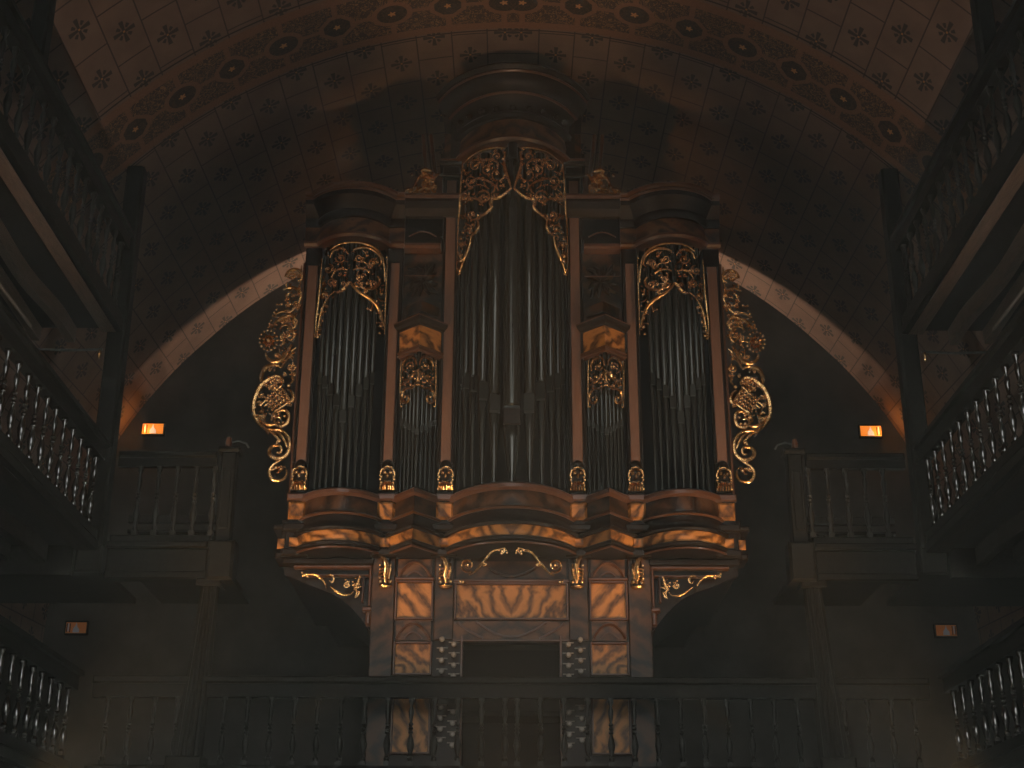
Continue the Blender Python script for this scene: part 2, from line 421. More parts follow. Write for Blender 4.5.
# posts rising through the galleries to the vault
def post(s, x, y, z0, z1, w, label, name='gallery_post', cham=True):
    t = thing(name, (s*x, y, z0), label, 'post')
    b = MB(); e = w*0.25
    oct_ = [(-w+e, -w), (w-e, -w), (w, -w+e), (w, w-e), (w-e, w), (-w+e, w), (-w, w-e), (-w, -w+e)]
    b.loft([[(s*x+p*k, y+q*k, z) for p, q in oct_] for z, k in ((z0+(0.3 if z0 < 8 else 0), 1.0), (z1, 0.92))], True, True)
    b.build('shaft', 'dark_wood', t)
    if z0 > 8: return t
    b = MB(); b.box(s*x-w*1.25, s*x+w*1.25, y-w*1.25, y+w*1.25, z0, z0+0.3, 0.02); b.build('base_block', 'dark_wood', t)
    return t
for s in (-1, 1):
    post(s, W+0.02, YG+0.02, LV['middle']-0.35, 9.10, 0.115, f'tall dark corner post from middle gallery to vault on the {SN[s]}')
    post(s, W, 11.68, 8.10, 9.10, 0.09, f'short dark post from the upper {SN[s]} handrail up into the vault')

# back galleries beside the organ
XP = 3.22
for s in (-1, 1):
    z = LV['middle']
    t = thing('back_gallery', (s*XP, YG, z), f'dark wooden gallery floor joining the organ to the {SN[s]} side gallery', 'gallery')
    b = MB(); b.box(s*(XP+0.145), s*(W-0.165), YG-0.02, 18.0, z-0.07, z-0.001); b.build('deck', 'dark_wood', t)
    b = MB(); b.box(s*(XP+0.145), s*(W-0.165), YG-0.08, YG+0.08, z-0.42, z-0.07, 0.02)
    b.box(s*(XP+0.145), s*(W-0.165), YG-0.14, YG+0.05, z-0.075, z-0.005, 0.015)
    b.box(s*(XP+0.145), s*(W-0.165), YG-0.11, YG+0.05, z-0.42, z-0.34, 0.015)
    b.build('fascia', 'dark_wood', t)
    t = thing('gallery_balustrade', (s*XP, YG, z), f'short dark railing with thin turned balusters just {SN[s]} of the organ', 'balustrade')
    b = MB(); b.box(s*(XP+0.14), s*(W-0.165), YG-0.05, YG+0.05, z, z+0.09, 0.015); b.build('bottom_rail', 'dark_wood', t)
    b = MB(); b.box(s*(XP+0.14), s*(W-0.165), YG-0.07, YG+0.07, 5.30, 5.38, 0.02); b.box(s*(XP+0.14), s*(W-0.165), YG-0.04, YG+0.04, 5.20, 5.30); b.build('handrail', 'dark_wood', t)
    for i in range(5): baluster(t, s*(XP+0.155+0.213*i), YG, z+0.09, 0.81)
    # end post with cap and reading lamp
    t = thing('end_post', (s*XP, YG, z-0.45), f'panelled dark end post of the gallery railing {SN[s]} of the organ', 'post')
    b = MB(); b.box(s*XP-0.085, s*XP+0.085, YG-0.085, YG+0.085, z, 5.36, 0.015); b.box(s*XP-0.05, s*XP+0.05, YG-0.10, YG-0.08, z+0.15, 5.15, 0.01); b.build('shaft', 'dark_wood', t)
    b = MB(); b.box(s*XP-0.12, s*XP+0.12, YG-0.12, YG+0.12, 5.36, 5.42, 0.02); b.build('cap', 'dark_wood', t)
    b = MB(); b.box(s*(XP-0.16), s*(XP+0.13), YG-0.19, YG+0.10, z-0.45, z, 0.03); b.build('base_block', 'dark_wood', t)
    # fluted column below
    t = thing('fluted_column', (s*(XP+0.1), YG, LV['lower']), f'dark fluted column under the gallery end post {SN[s]} of the organ', 'column')
    b = MB(); rings = []
    for z2, r in ((3.86, 0.105), (3.78, 0.10), (3.2, 0.115), (2.6, 0.14), (2.1, 0.155), (1.95, 0.16)):
        rings.append([(s*(XP+0.1+(3.86-z2)*0.05)+(r*(1-0.10*(j % 2)))*math.cos(2*PI*j/36), YG+(r*(1-0.10*(j % 2)))*math.sin(2*PI*j/36), z2) for j in range(36)])
    b.loft(rings, True, True); b.build('shaft', 'dark_wood', t)
    b = MB(); b.box(s*(XP+0.1)-0.14, s*(XP+0.1)+0.14, YG-0.14, YG+0.14, 3.80, 3.88, 0.015); b.build('capital', 'dark_wood', t)
    b = MB(); b.box(s*(XP+0.2)-0.19, s*(XP+0.2)+0.19, YG-0.19, YG+0.19, LV['lower'], 1.97, 0.02); b.build('base', 'dark_wood', t)
    # reading lamp on the post
    t = thing('reading_lamp', (s*XP, YG, 5.42), f'small reading lamp clamped on the end post {SN[s]} of the organ', 'lamp')
    b = MB(); b.tube([(s*(XP+0.0), YG, 5.42), (s*(XP+0.0), YG, 5.50), (s*(XP-0.08), YG, 5.52), (s*(XP-0.17), YG, 5.49), (s*(XP-0.20), YG, 5.44)], 0.012, 6); b.build('arm', 'iron', t, smooth=True)
    b = MB(); b.lathe([(0.0, 0), (0.032, 0.005), (0.036, 0.06), (0.026, 0.12), (0.0, 0.13)], s*(XP+0.02), YG-0.05, 5.42, 10); b.build('lamp_shade', 'mould', t, smooth=True)
    # bench behind the railing
    t = thing('gallery_bench', (s*4.0, 16.0, z), f'plain bench seen through the balusters {SN[s]} of the organ', 'bench')
    b = MB(); b.box(s*3.45, s*4.48, 16.0, 16.06, z+0.42, z+0.52, 0.01); b.build('backrest', 'beam_dark', t)
    b = MB(); b.box(s*3.45, s*4.48, 16.0, 16.4, z+0.30, z+0.34, 0.01); b.build('seat', 'dark_wood', t)
    for xx in (3.6, 4.40):
        b = MB(); b.box(s*xx-0.04, s*xx+0.04, 16.0, 16.35, z, z+0.30); b.build('leg', 'beam_dark', t)

# lower gallery front across the organ
z = LV['lower']
t = thing('organ_gallery', (0, YG, z), 'dark wooden gallery floor that carries the organ', 'gallery')
b = MB(); b.box(-W+0.165, W-0.165, YG-0.02, WALLY-0.1, z-0.07, z-0.001); b.build('deck', 'dark_wood', t)
b = MB(); b.box(-W+0.165, W-0.165, YG-0.08, YG+0.06, z-0.40, z-0.07, 0.02); b.build('fascia', 'dark_wood', t)
t = thing('gallery_balustrade', (0, YG, z), 'long dark railing with turned balusters across the front of the organ', 'balustrade')
b = MB(); b.box(-W+0.165, W-0.165, YG-0.05, YG+0.05, z, z+0.09, 0.015); b.build('bottom_rail', 'dark_wood', t)
b = MB(); b.box(-W+0.165, W-0.165, YG-0.09, YG+0.09, 2.74, 2.82, 0.02); b.box(-W+0.165, W-0.165, YG-0.05, YG+0.05, 2.60, 2.74); b.build('handrail', 'dark_wood', t)
for i in range(18):
    for s in (-1, 1): baluster(t, s*(0.065+0.25*i), YG, z+0.09, 0.71)

# tie rods, conduit with its glint put into the pale colour
for s in (-1, 1):
    t = thing('iron_tie_rod', (s*W, YG-0.02, 6.52), f'thin iron tie rod under the upper gallery on the {SN[s]} with an amber end', 'rod')
    b = MB(); b.tube([(s*(W+0.10), YG-0.26, 6.55), (s*(W+0.5), YG-0.26, 6.535), (s*(W+1.0), YG-0.26, 6.555)], 0.016, 8); b.build('rod', 'iron', t, smooth=True)
    b = MB(); b.lathe([(0, 0), (0.016, 0.02), (0.022, 0.07), (0.012, 0.12), (0, 0.13)], s*(W+0.13), YG-0.27, 6.42, 8); b.build('amber_end', 'gold', t, smooth=True)
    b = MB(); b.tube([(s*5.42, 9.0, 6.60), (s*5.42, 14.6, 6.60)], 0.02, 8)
    tag(b.build('conduit_pipe', 'ivory', None, (s*5.42, 9.0, 6.60), smooth=True), f'thin metal conduit, its glint painted pale, along the joists of the {SN[s]} upper gallery', 'pipe')

# exit signs
def exit_sign(x, y, z, w, h, dim, label, s, hang=None):
    t = thing('exit_sign', (x, y, z), label, 'sign')
    b = MB(); b.box(x-w/2-0.015, x+w/2+0.015, y-0.04, y+0.04, z-h/2-0.015, z-h/2); b.box(x-w/2-0.015, x+w/2+0.015, y-0.04, y+0.04, z+h/2, z+h/2+0.02)
    b.box(x-w/2-0.015, x-w/2, y-0.04, y+0.04, z-h/2, z+h/2); b.box(x+w/2, x+w/2+0.015, y-0.04, y+0.04, z-h/2, z+h/2); b.box(x-w/2, x+w/2, y+0.02, y+0.04, z-h/2, z+h/2)
    b.build('housing', 'void', t)
    b = MB(); b.box(x-w/2, x+w/2, y-0.02, y+0.02, z-h/2, z+h/2); b.build('lit_panel', 'sign_dim' if dim else 'sign_orange', t)
    b = MB(); k = h/0.19
    b.prism([(x-0.055*k, z-h*0.42), (x+0.055*k, z-h*0.42), (x+0.05*k, z-0.02*k), (x+0.015*k, z+0.02*k), (x, z+h*0.46), (x-0.018*k, z+0.03*k), (x-0.05*k, z-0.01*k)], y-0.03, y-0.021)
    b.box(x+s*w*0.38-0.008, x+s*w*0.38+0.008, y-0.03, y-0.021, z-h*0.3, z+h*0.40)
    b.build('pictogram', 'sign_dim_white' if dim else 'sign_white', t)
    b = MB(); b.box(x+s*w*0.30-0.006, x+s*w*0.30+0.006, y-0.028, y-0.021, z-h*0.4, z+h*0.40); b.box(x+s*w*0.45-0.006, x+s*w*0.45+0.006, y-0.028, y-0.021, z-h*0.4, z+h*0.40)
    b.build('dark_figure', 'void', t)
    b = MB()
    if hang: b.box(x-0.012, x+0.012, y-0.01, y+0.01, z+h/2+0.02, hang)
    else: b.box(x-0.05, x+0.05, y+0.04, WALLY, z-0.03, z+0.03)
    b.build('bracket', 'iron', t)
    return t
for s in (-1, 1):
    p = at(154, 430.5, 20.40)
    exit_sign(s*abs(p.x), 20.40, p.z, 0.32, 0.17, False, f'lit orange exit sign with white pictogram on the back wall, {SN[s]} of the organ', s)
    lamp('exit_sign_glow', 'POINT', (s*(abs(p.x)+0.14), 20.30, p.z-0.02), None, 5.0, (1.0, 0.36, 0.06), 0.05)
    p = at(78, 629.5, 20.40)
    exit_sign(s*abs(p.x), 20.40, p.z, 0.30, 0.16, True, f'dim orange exit sign low on the back wall, under the middle gallery {SN[s]}', s)
# ------------------------------------------------------------------ the organ
Y0 = 15.9; ZB = LV['lower']
ORG = thing('pipe_organ', (0, Y0, ZB), 'large carved church organ with burl walnut case, gilded carvings and tin pipes in three towers', 'organ')
ROOTS[ORG.name] = Vector((0, Y0, ZB))
def part(mb, name, mat, label=None, smooth=False, parent=None, mats=None):
    o = mb.build(name, mat, parent or ORG, None, smooth, mats)
    if parent is not None: pass
    if label: o['label'] = label
    return o
def mirrored(fn):
    for s in (-1, 1): fn(s)
CX, CA, CB = 0.0, 0.68, 0.55         # centre tower plan
SX, SA, SB = 1.985, 0.425, 0.33      # side towers
VX, VH, VB = 1.115, 0.25, 0.33       # small pointed bays
def arc_path(cx, a, bb, n=24, y0=Y0):
    return [(cx-a*math.cos(PI*i/n), y0-bb*math.sin(PI*i/n)) for i in range(n+1)]
def arc_seg(cx, a, bb, n=28, y0=Y0, flat=0.55):
    """shallow-ended bow: part of an ellipse, meeting the wall at an angle"""
    t0 = flat; A = a/math.cos(t0); k = math.sin(t0); B = bb/(1-k)
    return [(cx-A*math.cos(t), y0-B*(math.sin(t)-k)) for t in [t0+(PI-2*t0)*i/n for i in range(n+1)]]
def v_path(cx, h, bb, y0=Y0): return [(cx-h, y0), (cx, y0-bb), (cx+h, y0)]
def smooth_prof(pts): return pts

# core of the case, plus unseen screen and ledge shaping the strip light
b = MB(); b.box(-2.50, 2.50, Y0+0.42, Y0+4.60, 4.20, 8.60); b.box(-2.50, 2.50, Y0+3.75, Y0+4.16, 8.60, 10.3); b.box(-2.50, 2.50, Y0+4.16, Y0+4.60, 8.60, 9.02); b.box(-0.95, 0.95, Y0+0.42, Y0+3.75, 8.60, 9.9); b.box(-1.58, 1.58, Y0+0.75, Y0+3.6, ZB, 4.2)
part(b, 'case_body', 'case')
b = MB(); b.box(-2.56, -0.60, Y0+0.02, Y0+3.74, 8.45, 8.95); b.mirror(); part(b, 'side_roof', 'case')

# pilasters
PIL = [(2.485, 0.135, 5.02, 8.30, 5.43, 8.02), (1.46, 0.125, 5.02, 8.30, 5.43, 8.06), (0.778, 0.135, 5.02, 9.30, 5.43, 9.24)]
for px, pw, z0, z1, s0, s1 in PIL:
    for s in (-1, 1):
        x = s*px
        b = MB(); b.box(x-pw/2-0.035, x+pw/2+0.035, Y0, Y0+0.45, z0, z1, 0.01)
        p = part(b, 'pilaster', 'case')
        b = MB(); b.box(x-pw/2+0.008, x+pw/2-0.008, Y0-0.02, Y0+0.01, s0, s1, 0.006)
        part(b, 'strip', 'strip', 'plain brown walnut strip', parent=p)
        b = MB(); b.box(x-pw/2-0.02, x-pw/2-0.004, Y0-0.026, Y0+0.01, s0, s1, 0.006); b.box(x+pw/2+0.004, x+pw/2+0.02, Y0-0.026, Y0+0.01, s0, s1, 0.006)
        part(b, 'bead_moulding', 'case', parent=p)
        # dark domed shell over the gilded mask
        b = MB(); n = 10
        b.lathe([(0, 0), (0.075, 0.0), (0.078, 0.03), (0.06, 0.075), (0.03, 0.10), (0, 0.105)], x, Y0-0.01, 5.36, 12, 0.7)
        part(b, 'shell_cap', 'case', smooth=True, parent=p)
for s in (-1, 1):     # upper parts of the centre posts
    x = s*0.785
    b = MB(); b.box(x-0.14, x+0.14, Y0-0.03, Y0+0.5, 9.30, 9.34, 0.01); b.box(x-0.11, x+0.11, Y0, Y0+0.5, 9.34, 9.46, 0.01); b.box(x-0.15, x+0.15, Y0-0.05, Y0+0.5, 9.46, 9.52, 0.01)
    part(b, 'post_capital', 'case')
    b = MB(); b.box(x-0.14, x+0.14, Y0-0.055, Y0+0.4, 9.52, 9.55, 0.008); part(b, 'capital_fillet', 'mould')
    b = MB(); b.box(x-0.10, x+0.10, Y0, Y0+0.5, 9.55, 9.95, 0.01); part(b, 'post_block', 'burl_dark')
    x = s*0.93
    b = MB(); b.box(x-0.035, x+0.035, Y0-0.01, Y0+0.2, 9.0, 9.33, 0.01); part(b, 'side_strip', 'mould')

# ---- gilded carving tools
class Carve:
    """strokes are measured on the front of the organ; each point lands on the surface plan(x) -> y"""
    def __init__(s, x0, y0, f, plan, mb=None, depth=0.03):
        s.x0, s.y0, s.f, s.plan, s.mb, s.depth = x0, y0, f, plan, mb or MB(), depth
    def pt(s, x, y, out=0.0):
        u, v = s.x0+x/s.f, s.y0+y/s.f; Y = Y0
        for _ in range(5):
            p = at(u, v, Y); Y = s.plan(p.x)-out
        return at(u, v, Y)
    def stroke(s, pts, r=0.02, taper=(0.5, 1.0, 0.45), out=0.02, seg=7, sub=4, flat=0.8):
        P = catmull([(p[0], p[1]) for p in pts], sub)
        a, m, c = taper; r = r*1.12
        def rad(t): return r*((a+(m-a)*t*2) if t < 0.5 else (m+(c-m)*(t-0.5)*2))
        s.mb.tube([s.pt(x, y, out) for x, y in P], rad, seg, flat)
    def double(s, pts, r=0.016, gap=4.0, out=0.02):
        """ribbed band: two parallel strokes"""
        P = catmull(pts, 3); A = []; B = []
        for i, p in enumerate(P):
            q0 = P[max(i-1, 0)]; q1 = P[min(i+1, len(P)-1)]; dx, dy = q1[0]-q0[0], q1[1]-q0[1]; L = math.hypot(dx, dy) or 1
            A.append((p[0]-dy/L*gap, p[1]+dx/L*gap)); B.append((p[0]+dy/L*gap, p[1]-dx/L*gap))
        s.mb.tube([s.pt(x, y, out) for x, y in A], r, 6); s.mb.tube([s.pt(x, y, out+0.012) for x, y in B], r*0.75, 6)
    def spiral(s, cx, cy, r0, turns=1.4, start=0, hand=1, r=0.014, out=0.02, n=22, inner=0.12):
        pts = []
        for i in range(n+1):
            t = i/n; rr = r0*(1-t)**0.9*(1-inner)+r0*inner; a = R_(start)+hand*2*PI*turns*t
            pts.append((cx+rr*math.cos(a), cy+rr*math.sin(a)))
        s.mb.tube([s.pt(x, y, out) for x, y in pts], lambda t: r*(1-0.5*t), 6, 0.9)
        s.bead(cx, cy, r*1.5, out+0.01)
    def bead(s, x, y, r=0.015, out=0.025): 
        p = s.pt(x, y, out); s.mb.ball(p, r, 6)
    def beads(s, pts, r=0.015, out=0.025):
        for x, y in pts: s.bead(x, y, r*random.uniform(0.75, 1.25), out)
    def leaf(s, x, y, ang, ln, wd, out=0.025):
        """pointed leaf with a raised midrib"""
        c, d = math.cos(R_(ang)), math.sin(R_(ang)); rows = []
        for t, w, o in ((0, 0.15, 0), (0.3, 1, 0.018), (0.65, 0.75, 0.025), (1, 0.05, 0.005)):
            row = []
            for k, oo in ((-1, 0), (0, 0.014), (1, 0)):
                px = x+c*ln*t-d*wd*w*k*0.5; py = y+d*ln*t+c*wd*w*k*0.5
                row.append(s.pt(px, py, out+o+oo))
            row += [p+Vector((0, 0.014, 0)) for p in row[::-1]]
            rows.append(row)
        s.mb.loft(rows, True, True)
    def foliage(s, poly, n, seed, size=1.0, out=0.02):
        rnd = random.Random(seed); xs = [p[0] for p in poly]; ys = [p[1] for p in poly]; done = 0; tries = 0
        while done < n and tries < n*30:
            tries += 1
            x = rnd.uniform(min(xs), max(xs)); y = rnd.uniform(min(ys), max(ys))
            if not inside(x, y, poly): continue
            done += 1; k = rnd.random(); u = s.f*size*1.15
            if k < 0.40: s.leaf(x, y, rnd.uniform(0, 360), u*rnd.uniform(1.8, 3.4), u*rnd.uniform(0.9, 1.5), out)
            elif k < 0.62: s.spiral(x, y, u*rnd.uniform(1.2, 2.2), 1.1, rnd.uniform(0, 360), rnd.choice((-1, 1)), 0.009, out, 12)
            elif k < 0.85: s.bead(x, y, rnd.uniform(0.008, 0.014), out+0.01)
            else:
                a = rnd.uniform(0, 2*PI); L = u*rnd.uniform(2, 3.5)
                s.stroke([(x-L*math.cos(a), y-L*math.sin(a)), (x+L*0.3*math.sin(a), y-L*0.3*math.cos(a)), (x+L*math.cos(a), y+L*math.sin(a))], 0.011, out=out, seg=5)
def catmull(P, sub):
    if len(P) < 3: return P
    out = []; Q = [P[0]]+list(P)+[P[-1]]
    for i in range(1, len(Q)-2):
        p0, p1, p2, p3 = Q[i-1:i+3]
        for k in range(sub):
            t = k/sub; out.append(tuple(0.5*((2*p1[j])+(-p0[j]+p2[j])*t+(2*p0[j]-5*p1[j]+4*p2[j]-p3[j])*t*t+(-p0[j]+3*p1[j]-3*p2[j]+p3[j])*t**3) for j in (0, 1)))
    out.append(P[-1]); return out
def inside(x, y, poly):
    r = False; j = len(poly)-1
    for i in range(len(poly)):
        xi, yi = poly[i]; xj, yj = poly[j]
        if (yi > y) != (yj > y) and x < (xj-xi)*(y-yi)/(yj-yi)+xi: r = not r
        j = i
    return r
def both(mb, name, mat, label=None):
    """the piece on the left and its mirror on the right, two objects"""
    part(mb, name, mat, label, True)
    m = MB(); m.v = [(-x, y, z) for x, y, z in mb.v]; m.f = [list(reversed(f)) for f in mb.f]; m.mat = list(mb.mat)
    part(m, name, mat, label, True)
def plan_arc(cx, a, bb, out=0.03):
    def f(x):
        t = (x-cx)/a; return Y0-out-bb*math.sqrt(max(0.0, 1-t*t))
    return f
flatp = lambda out: (lambda x: Y0-out)

# ---- side wings of scrollwork
c = Carve(250, 260, 6.4, flatp(-0.05))
for P, r in [([(228, 112), (240, 85), (268, 66), (305, 68), (332, 95), (330, 130), (305, 140)], .024), ([(215, 195), (250, 180), (290, 185), (322, 212), (325, 250), (300, 300)], .022),
             ([(140, 440), (160, 410), (185, 388), (230, 366), (268, 360), (288, 385), (290, 430), (272, 440)], .026), ([(200, 432), (240, 420), (272, 450), (285, 490), (262, 520), (240, 500)], .020),
             ([(105, 600), (115, 635), (150, 655), (195, 645), (232, 605), (258, 565), (270, 545)], .030), ([(205, 695), (232, 645), (268, 605), (292, 590)], .022),
             ([(78, 780), (80, 740), (92, 702), (130, 682), (170, 676), (205, 695)], .026), ([(300, 60), (325, 85), (332, 40)], .016),
             ([(300, 300), (270, 330), (240, 340), (215, 330)], .018), ([(325, 140), (318, 190), (330, 230)], .014), ([(150, 370), (180, 345), (215, 335), (245, 345)], .014)]:
    c.stroke(P, r)
c.double([(240, 95), (270, 82), (300, 92), (315, 120)], 0.010, 5)
c.beads([(235, 228), (238, 248), (228, 262), (205, 288), (190, 292), (172, 322), (160, 342), (152, 362), (140, 392), (130, 412), (120, 436), (175, 290)], 0.017)
for k in range(15):
    a = 2*PI*k/15; c.bead(122+56*math.cos(a), 520+64*math.sin(a), 0.019, 0.03)
for k in range(9):
    a = 2*PI*k/9; c.leaf(122+16*math.cos(a), 520+18*math.sin(a), math.degrees(a), 32, 20, 0.03)
c.bead(122, 520, 0.034, 0.05); c.mb.lathe([(0, 0)]*1+[(0.001, 0.001)], 0, 0) if False else None
c.spiral(270, 115, 26, 1.3, 180, 1, .016); c.spiral(300, 285, 24, 1.2, 0, 1, .016); c.spiral(285, 400, 24, 1.2, 90, -1, .014); c.spiral(215, 500, 22, 1.2, 0, -1, .016); c.spiral(268, 690, 26, 1.3, 0, 1, .016); c.spiral(170, 612, 16, 1, 0, 1, .013)
c.foliage([(240, 100), (330, 80), (330, 320), (215, 330), (235, 200)], 44, 1)
c.foliage([(220, 330), (300, 320), (296, 480), (200, 470), (130, 430)], 50, 2)
c.foliage([(190, 470), (292, 480), (290, 610), (180, 640)], 34, 3)
c.foliage([(120, 690), (292, 610), (288, 768), (100, 768)], 26, 4)
d = Carve(250, 370, 6.4, flatp(-0.05), c.mb)
for P, r in [([(76, 82), (74, 55), (84, 20), (110, 0)], .026), ([(212, 66), (190, 48), (160, 48), (115, 72), (72, 108), (44, 160), (28, 215), (26, 270), (42, 320), (72, 360), (100, 382)], .034),
             ([(242, 128), (266, 140), (280, 170), (276, 200), (258, 200), (240, 175), (232, 150)], .022), ([(50, 290), (80, 330), (120, 355), (165, 350), (190, 330)], .022),
             ([(140, 330), (150, 290), (185, 268), (225, 262), (248, 280), (250, 320), (235, 352), (200, 365), (168, 350), (162, 322), (180, 305), (203, 312)], .024),
             ([(95, 370), (130, 385), (178, 385), (222, 402), (252, 445), (256, 500), (240, 545), (200, 572), (160, 568), (132, 545), (132, 512), (155, 492), (190, 490), (206, 512), (196, 536), (176, 532)], .026),
             ([(110, 380), (150, 408), (180, 440), (200, 455)], .018), ([(60, 340), (90, 372), (130, 400)], .018), ([(150, 385), (195, 415), (225, 455), (240, 500)], .018),
             ([(236, 556), (195, 585), (155, 610), (132, 640), (130, 675), (150, 705), (190, 712), (225, 698), (240, 668), (238, 640)], .022), ([(180, 450), (176, 470), (170, 485)], .014),
             ([(262, 90), (280, 70), (275, 40), (255, 30)], .018), ([(120, 110), (150, 130), (185, 128), (205, 105)], .018)]:
    d.stroke(P, r)
for k in range(5): d.stroke([(70+k*26, 235-k*2), (110+k*26, 175-k*2+k*6), (200+k*12, 105+k*26)][0:1]+[(88+k*18, 232+k*14-18), (210+k*12, 118+k*26-18)], .011, (1, 1, 1), 0.03, 5, 2)
for k in range(6): d.stroke([(96+k*22, 172-k*11), (125+k*22, 212-k*12), (156+k*21, 258-k*13)], .013, (1, 1, 1), 0.05, 5, 2)
for k in range(6):
    for q in range(4): d.bead(100+k*22+q*15, 180-k*11+q*22, .016, 0.06)
d.beads([(45, 180), (38, 245), (50, 310), (110, 100), (150, 75), (170, 95), (195, 85), (165, 120), (205, 68), (252, 105), (175, 630), (205, 640), (190, 460), (190, 285), (225, 300), (190, 340), (215, 340), (240, 340), (160, 300)], 0.022)
d.beads([(118, 262), (132, 285), (146, 262), (128, 240), (150, 300), (110, 285)], 0.014)
d.foliage([(115, 72), (210, 60), (250, 110), (200, 110), (110, 130)], 26, 5)
d.foliage([(40, 160), (90, 130), (80, 240), (110, 330), (60, 320)], 24, 6)
d.foliage([(230, 200), (278, 200), (275, 262), (240, 250)], 8, 7)
d.foliage([(150, 625), (230, 610), (230, 690), (160, 690)], 9, 8)
for k in range(6): d.leaf(60+k*9, 335+k*11, 40+k*3, 40, 14, 0.03)
both(c.mb, 'wing_carving', 'gold', 'gilded scrollwork wing with rosette and lattice shell')
b = MB(); b.box(-2.615, -2.585, Y0+0.02, Y0+0.08, 4.95, 8.08, 0.01); both(b, 'wing_frame', 'mould')
b = MB(); b.box(-2.585, -2.50, Y0+0.02, Y0+0.5, 4.75, 8.3, 0.01); both(b, 'case_side_panel', 'case')

# ---- pipe shades (carvings over the pipes)
c = Carve(450, 140, 5.12, plan_arc(CX, CA, CB, 0.03))
for P, r in [([(70, 120), (110, 82), (150, 58), (200, 44), (250, 38), (280, 42)], .020), ([(282, 60), (276, 110), (284, 160), (300, 205), (312, 246)], .022),
             ([(314, 246), (295, 262), (268, 285), (238, 298), (216, 300), (208, 325), (212, 345), (190, 370), (160, 392), (140, 410)], .026),
             ([(140, 410), (146, 440), (134, 470), (108, 492)], .020), ([(108, 492), (100, 540), (82, 590), (66, 625), (45, 692)], .020), ([(64, 110), (56, 220), (48, 350), (40, 480), (36, 690)], .014),
             ([(120, 140), (160, 110), (210, 100), (245, 120), (240, 150)], .016), ([(90, 230), (130, 200), (180, 205), (225, 230), (250, 260)], .018), ([(75, 330), (110, 300), (150, 310), (170, 340)], .016)]:
    c.stroke(P, r)
for q in [(240, 175, 42, 1, 0, 1), (175, 292, 36, 1.4, 200, 1), (130, 132, 36, 1.3, 0, -1), (240, 85, 26, 1.2, 90, 1), (110, 210, 32, 1.3, 90, 1), (115, 385, 30, 1.3, 0, 1), (80, 300, 24, 1.2, 30, -1), (95, 455, 22, 1.2, 180, 1), (62, 540, 17, 1.2, 0, -1), (58, 620, 12, 1.2, 0, 1), (190, 150, 28, 1.2, 60, 1)]:
    c.spiral(q[0], q[1], q[2], q[3], q[4], q[5], 0.015)
c.beads([(265, 48), (270, 98), (190, 160), (215, 150), (260, 215), (258, 235), (152, 330), (118, 370), (112, 378), (45, 530), (52, 685), (78, 240), (240, 130)], 0.017)
c.foliage([(70, 120), (150, 60), (275, 50), (278, 160), (305, 240), (240, 290), (205, 320), (140, 400), (100, 500), (50, 520), (55, 250)], 110, 11, 1.25)
c.foliage([(50, 500), (105, 490), (60, 620), (40, 680)], 16, 12)
both(c.mb, 'pipe_shade', 'gold', 'gilded openwork carving over the centre pipes')
b = MB(); b.sweep(arc_path(0, 0.05, 0.05, 8, Y0-CB), [(0, 9.22), (0.01, 9.22), (0.012, 9.45), (0, 9.45)]); part(b, 'shade_keel', 'case')

c = Carve(310, 235, 6.99, plan_arc(-SX, SA, SB, 0.03))
for P, r in [([(140, 110), (190, 75), (250, 58), (320, 54), (380, 62), (425, 78), (470, 110), (505, 160), (520, 240), (525, 330)], .018), ([(300, 110), (340, 95), (400, 92), (450, 112), (490, 155), (500, 210)], .022),
             ([(270, 140), (240, 105), (200, 98), (160, 120), (140, 165)], .018), ([(284, 330), (262, 345), (240, 378), (205, 402), (170, 400)], .022), ([(284, 330), (300, 360), (345, 402), (395, 432), (440, 465), (480, 515), (502, 575), (515, 640)], .024),
             ([(170, 400), (130, 440), (100, 490), (75, 560), (60, 640), (48, 720)], .014), ([(330, 330), (370, 372), (420, 380), (470, 360), (490, 320), (470, 290)], .020), ([(85, 170), (75, 300), (62, 450), (45, 600), (38, 720)], .012),
             ([(540, 160), (532, 400), (522, 700)], .010), ([(300, 250), (340, 235), (390, 245), (420, 270)], .016), ([(265, 250), (225, 240), (180, 255), (150, 300)], .014), ([(440, 480), (430, 520), (400, 520)], .012)]:
    c.stroke(P, r)
for q in [(345, 165, 34, 1.3, 0, 1), (215, 165, 36, 1.3, 180, -1), (440, 200, 34, 1.3, 0, -1), (450, 345, 32, 1.4, 0, 1), (150, 340, 30, 1.3, 0, -1), (345, 300, 24, 1.2, 0, 1), (110, 420, 24, 1.2, 90, 1), (130, 245, 26, 1.2, 0, 1)]:
    c.spiral(q[0], q[1], q[2], q[3], q[4], q[5], 0.013)
c.beads([(198, 210), (155, 243), (232, 232), (252, 265), (95, 300), (345, 325), (365, 350), (430, 185), (432, 212), (450, 190), (405, 148), (120, 452), (108, 500), (112, 540), (85, 520), (60, 560), (90, 605), (75, 635), (52, 680), (68, 700), (55, 718), (430, 530), (405, 520), (468, 618), (488, 690), (512, 495), (468, 465), (538, 160)], 0.017)
c.foliage([(140, 110), (270, 80), (282, 330), (200, 400), (90, 520), (80, 300)], 46, 21, 1.2)
c.foliage([(295, 100), (440, 90), (510, 200), (515, 560), (440, 455), (300, 340)], 46, 22, 1.2)
c.foliage([(90, 500), (130, 480), (80, 640), (45, 730)], 12, 23)
c.foliage([(450, 480), (500, 560), (520, 690), (480, 640)], 8, 24)
both(c.mb, 'pipe_shade', 'gold', 'gilded openwork carving over the side tower pipes')

